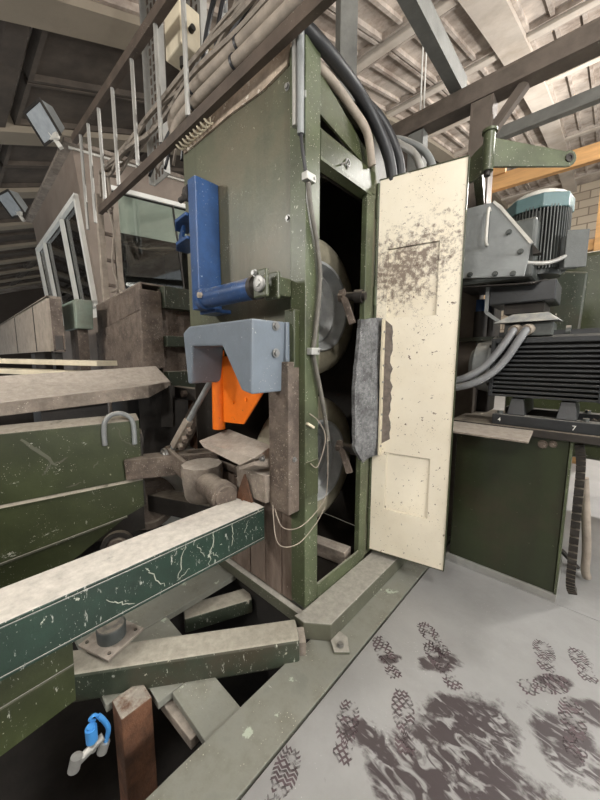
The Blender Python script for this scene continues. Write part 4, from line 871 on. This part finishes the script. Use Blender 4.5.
obj('handle', MB().tube(smooth_path([(.545, 1.168, 2.49), (.545, 1.13, 2.48), (.543, 1.13, 2.30), (.543, 1.168, 2.28)], 6), .009, 8), 'pale', gp)
for x, z in ((.66, 2.33), (.73, 2.20), (.60, 2.09), (.70, 2.075), (.45, 2.11)): obj('bolt', hexbolt((x, 1.169, z), (0, -1, 0), .012, .016), 'mdark', gp)
vm = thing('upright_motor', 'upright grey finned motor with a teal cowl and pale cap', 'motor', (.775, 1.5, 2.05))
VX, VY = .755, 1.5
obj('core', MB().lathe((VX, VY, 2.09), (0, 0, 1), [(0, .001), (0, .155), (.03, .155), (.42, .145), (.42, .001)], 40), 'mdark', vm)
fn = MB()
for k in range(60):
    a = k * math.pi / 30; c_, s_ = math.cos(a), math.sin(a); Mx = Matrix.Translation((VX, VY, 0)) @ Matrix.Rotation(a, 4, 'Z'); fn.box(.14, .182, -.003, .003, 2.12, 2.5, Mx)
obj('cooling_fins', fn, 'mdark', vm)
hexp = [(VX + .195 * math.cos(a), VY + .195 * math.sin(a), 2.485) for a in [R(15) + i * math.pi / 4 for i in range(8)]]
obj('cowl', MB().prism(hexp, (0, 0, .085)), 'teal', vm, bev=.006)
obj('cap', MB().lathe((VX, VY, 2.576), (0, 0, 1), [(0, .165), (.02, .155), (.045, .11), (.055, .05), (.056, .001)], 32), 'pale', vm)
tb2 = obj('terminal_box', MB().box(-.05, .05, -.05, .03, 2.14, 2.33, Matrix.Translation((.955, 1.42, -.03)) @ Matrix.Rotation(R(30), 4, 'Z')), 'mgrey', vm, bev=.006)
obj('lid', MB().box(-.06, .06, -.062, -.05, 2.13, 2.35, Matrix.Translation((.955, 1.42, -.03)) @ Matrix.Rotation(R(30), 4, 'Z')), 'mdark', tb2, bev=.004)
obj('supply_tube', MB().tube(smooth_path([(.945, 1.365, 2.18), (.90, 1.30, 2.145), (.85, 1.24, 2.125), (.78, 1.20, 2.13), (.755, 1.19, 2.14)]), .013, 10), 'galv', vm)
# swing arm
arm = thing('swing_arm', 'green tapered swing arm with a hole at its end, above the door', 'arm', (.57, 1.02, 2.65))
ad = Vector((.735, .68, 0)); a0 = Vector((.565, 1.02, 0)); an = Vector((.68, -.735, 0))
def ap(t, z): return a0 + ad * t + Vector((0, 0, z)) - an * .01
rim_ = [ap(.0, 2.68), ap(.0, 2.84), ap(.44, 2.765)]
for i in range(9):
    th = R(90) - R(180) * i / 8; rim_.append(ap(.46 + .045 * math.cos(th), 2.728 + .045 * math.sin(th)))
rim_.append(ap(.44, 2.683))
obj('arm', MB().prism(rim_, an * .02), 'post', arm, bev=.004)
obj('end_bush', MB().lathe(ap(.46, 2.728) + an * .002, an, [(0, .024), (.024, .024), (.024, .013), (.019, .0125), (.019, .001)], 20), 'dark', arm)
obj('hinge_barrel', MB().cyl((.555, 1.005, 2.655), (.555, 1.005, 2.865), .032, 18).cyl((.555, 1.005, 2.865), (.555, 1.005, 2.88), .042, 18), 'post', arm)
obj('hinge_pin', MB().cyl((.555, 1.005, 2.63), (.555, 1.005, 2.655), .018, 12), 'dark', arm)
obj('bracket', MB().prism([(.47, 1.03, 2.64), (.535, 1.01, 2.66), (.535, 1.01, 2.83), (.47, 1.03, 2.80), (.30, 1.1, 2.70)], (-.01, .02, 0)).bar((.49, 1.05, 2.73), (.38, 1.57, 2.75), .05, .14), 'post', arm)
# structural steel
def ibeam(name, lab, a, b, w, h, m, cat='beam', up=(0, 0, 1), t=.018):
    """channel section: two flanges and a web on the side that faces the machine"""
    a, b = Vector(a), Vector(b); d = (b - a).normalized(); sd = d.cross(Vector(up)).normalized(); u = sd.cross(d)
    toward = Vector((1.1, -1.3, 1.5)) - a
    if sd.dot(toward) < 0: sd = -sd
    th = thing(name, lab, cat, a if a.z <= b.z else b)
    off = sd * (w / 2 - t / 2)
    obj('web', MB().bar(a + off, b + off, t, h - 2 * t, up), m, th)
    for s_ in (-1, 1): obj('flange', MB().bar(a + u * s_ * (h - t) / 2, b + u * s_ * (h - t) / 2, w, t, up), m, th)
    return th
ibeam('steel_column', 'dark steel column behind the green swing arm', (.345, 1.62, -.0), (.345, 1.62, 3.44), .13, .15, 'col', 'column', (1, 0, 0))
ibeam('steel_column', 'blue grey steel column showing above the cream door', (-.16, 1.62, -.0), (-.16, 1.62, 3.44), .10, .13, 'colblue', 'column', (1, 0, 0))
ibeam('steel_column', 'tall grey steel column rising to the vault behind the black hose', (-.84, 1.5, 0), (-.84, 1.5, 6.15), .16, .16, 'colblue', 'column', (.8, -.6, 0))
ibeam('roof_beam', 'long brown steel beam across the columns at upper right', (-1.4, 1.62, 3.51), (5.0, 1.62, 3.51), .14, .13, 'col')
ibeam('roof_beam', 'dark green grey beam running overhead to the long brown beam', (.15, 1.68, 3.66), (.15, -2.4, 3.66), .085, .14, 'colblue')
ibeam('knee_brace', 'short diagonal knee brace between dark column and brown beam', (.41, 1.62, 3.22), (.60, 1.62, 3.44), .06, .06, 'col', 'brace')
ibeam('channel_rail', 'pale green slotted rail running level behind the swing arm', (.05, 2.5, 3.67), (5.0, 2.5, 3.67), .07, .10, 'colblue', 'rail')
sr = solo('rail_post', 'dark steel post carrying the slotted rail behind the column', 'post', B(.06, .14, 2.47, 2.53, -.022, 3.62), 'col')
tf = thing('timber_frame', 'orange pine timber frame in front of the far wall', 'timber', (1, 5, 0))
obj('top_timber', MB().bar((-.6, 5, 4.35), (4, 5, 4.30), .1, .22), 'wood', tf)
obj('sole_piece', MB().bar((-.62, 4.95, 4.5), (-.2, 4.95, 4.5), .08, .12), 'wood', tf)
obj('lower_timber', MB().bar((.72, 5, 3.12), (4, 5, 3.12), .1, .14), 'wood', tf)
for x in (.95, 3.0): obj('stud', B(x, x + .16, 4.94, 5.06, -.022, 4.2), 'wood', tf)
obj('stud', B(-.55, -.40, 4.94, 5.06, -.022, 4.25), 'wood', tf)
for x, lab in ((-.115, 'left'), (-.085, 'right')):
    solo('hanging_rope', lab + ' thin white rope hanging in front of the vault', 'rope', MB().cyl((x - .05, 1.62 + .03, 3.585), (x - .05, 1.65, 6.25), .006, 6), 'white', group='hanging ropes')
om = thing('background_machine', 'olive green machine housing behind the motors at right', 'machine', (1.4, 3.0, 0))
obj('housing', B(.40, 2.6, 2.9, 3.7, .55, 2.55), 'dgreen', om, bev=.05)
obj('legs', MB().box(.6, .75, 2.95, 3.1, -.022, .55).box(2.3, 2.45, 2.95, 3.1, -.022, .55), 'dgreen', om)
obj('panel', MB().prism([(.62, 2.89, 1.7), (.98, 2.89, 1.7), (1.0, 2.89, 2.35), (.75, 2.89, 2.4), (.62, 2.89, 2.2)], (0, -.04, 0)), 'brace', om, bev=.03)
ga2 = thing('coupling_guard', 'dark coupling guard with a blue band, seen past the door edge', 'guard', (.3, 1.4, 1.2))
obj('shell', B(.16, .5, 1.7, 1.95, 1.10, 2.02), 'dark', ga2, bev=.02)
obj('blue_band', MB().cyl((.42, 1.60, 1.91), (.42, 1.60, 2.0), .05, 16), 'blue', ga2)
obj('bottle', MB().cyl((.42, 1.60, 1.711), (.42, 1.60, 1.91), .055, 16), 'dark', ga2)
obj('shelf', B(.16, .56, 1.5, 1.70, 1.68, 1.71), 'brace', ga2)
# right edge bits
dc = thing('drag_chain', 'dark drag chain hanging beside the green pedestal', 'chain', (1.12, 1.3, .1))
pts = smooth_path([(1.10, 1.27, 1.03), (1.12, 1.27, .9), (1.125, 1.27, .6), (1.13, 1.27, .3), (1.135, 1.28, .12), (1.15, 1.30, .06)], 6)
for i in range(0, len(pts) - 1):
    obj('link', MB().bar(pts[i], pts[i].lerp(pts[i + 1], .8), .045, .05, (0, 1, 0)), 'dark', dc)
solo('drain_hose', 'beige rubber hose bending to the floor beside the drag chain', 'hose', MB().tube(smooth_path([(1.14, 1.55, .75), (1.17, 1.55, .5), (1.195, 1.56, .25), (1.20, 1.58, .10), (1.215, 1.60, .03)]), .026, 10), 'hose')
solo('tool_handle', 'dark flat tool leaning at the right picture edge', 'tool', MB().bar((1.16, 1.75, .0), (1.06, 1.5, .22), .03, .02), 'dark')
solo('dark_plate', 'dark steel plate jutting in at the right picture edge', 'plate', MB().prism([(1.22, 2.3, .72), (1.45, 2.3, .85), (1.6, 2.3, .55), (1.35, 2.3, .5)], (0, .03, 0)), 'mdark')
gr = thing('gear_wheel', 'dark toothed wheel at the right edge below the large motor', 'gear', (1.22, 1.3, 1.0))
obj('disc', MB().lathe((1.24, 1.32, 1.12), (0, 1, 0), [(0, .001), (0, .09), (.05, .09), (.05, .001)], 24), 'dark', gr)
for k in range(12):
    a = k * math.pi / 6; obj('tooth', MB().box(-.012, .012, 1.32, 1.37, .085, .11, Matrix.Translation((1.24, 0, 1.12)) @ Matrix.Rotation(a, 4, 'Y')), 'dark', gr)
obj('shaft', B(1.08, 1.26, 1.375, 1.42, 1.0, 1.05), 'dgreen', gr)

# ------------------------------------------------------------------ housings of the added fill lamps
for (p, w), lab in zip(FILL_LAMPS, ('white hall lamp over the stained floor', 'white hall lamp beside the vault rib', 'white hall lamp behind the saw', 'white hall lamp near the far wall', 'white hall lamp over the infeed side', 'white hall lamp over the aisle beside the drive unit')):
    t = thing('hall_lamp', lab, 'lamp', p)
    obj('housing', MB().prism([(p[0] - .25, p[1] - .8, p[2]), (p[0] + .25, p[1] - .8, p[2]), (p[0] + .12, p[1] - .8, p[2] + .12), (p[0] - .12, p[1] - .8, p[2] + .12)], (0, 1.6, 0)), 'white', t)
    obj('suspension', MB().cyl((p[0], p[1], p[2] + .12), (p[0], p[1], rz_(p[1]) + .2), .008, 6), 'dark', t)
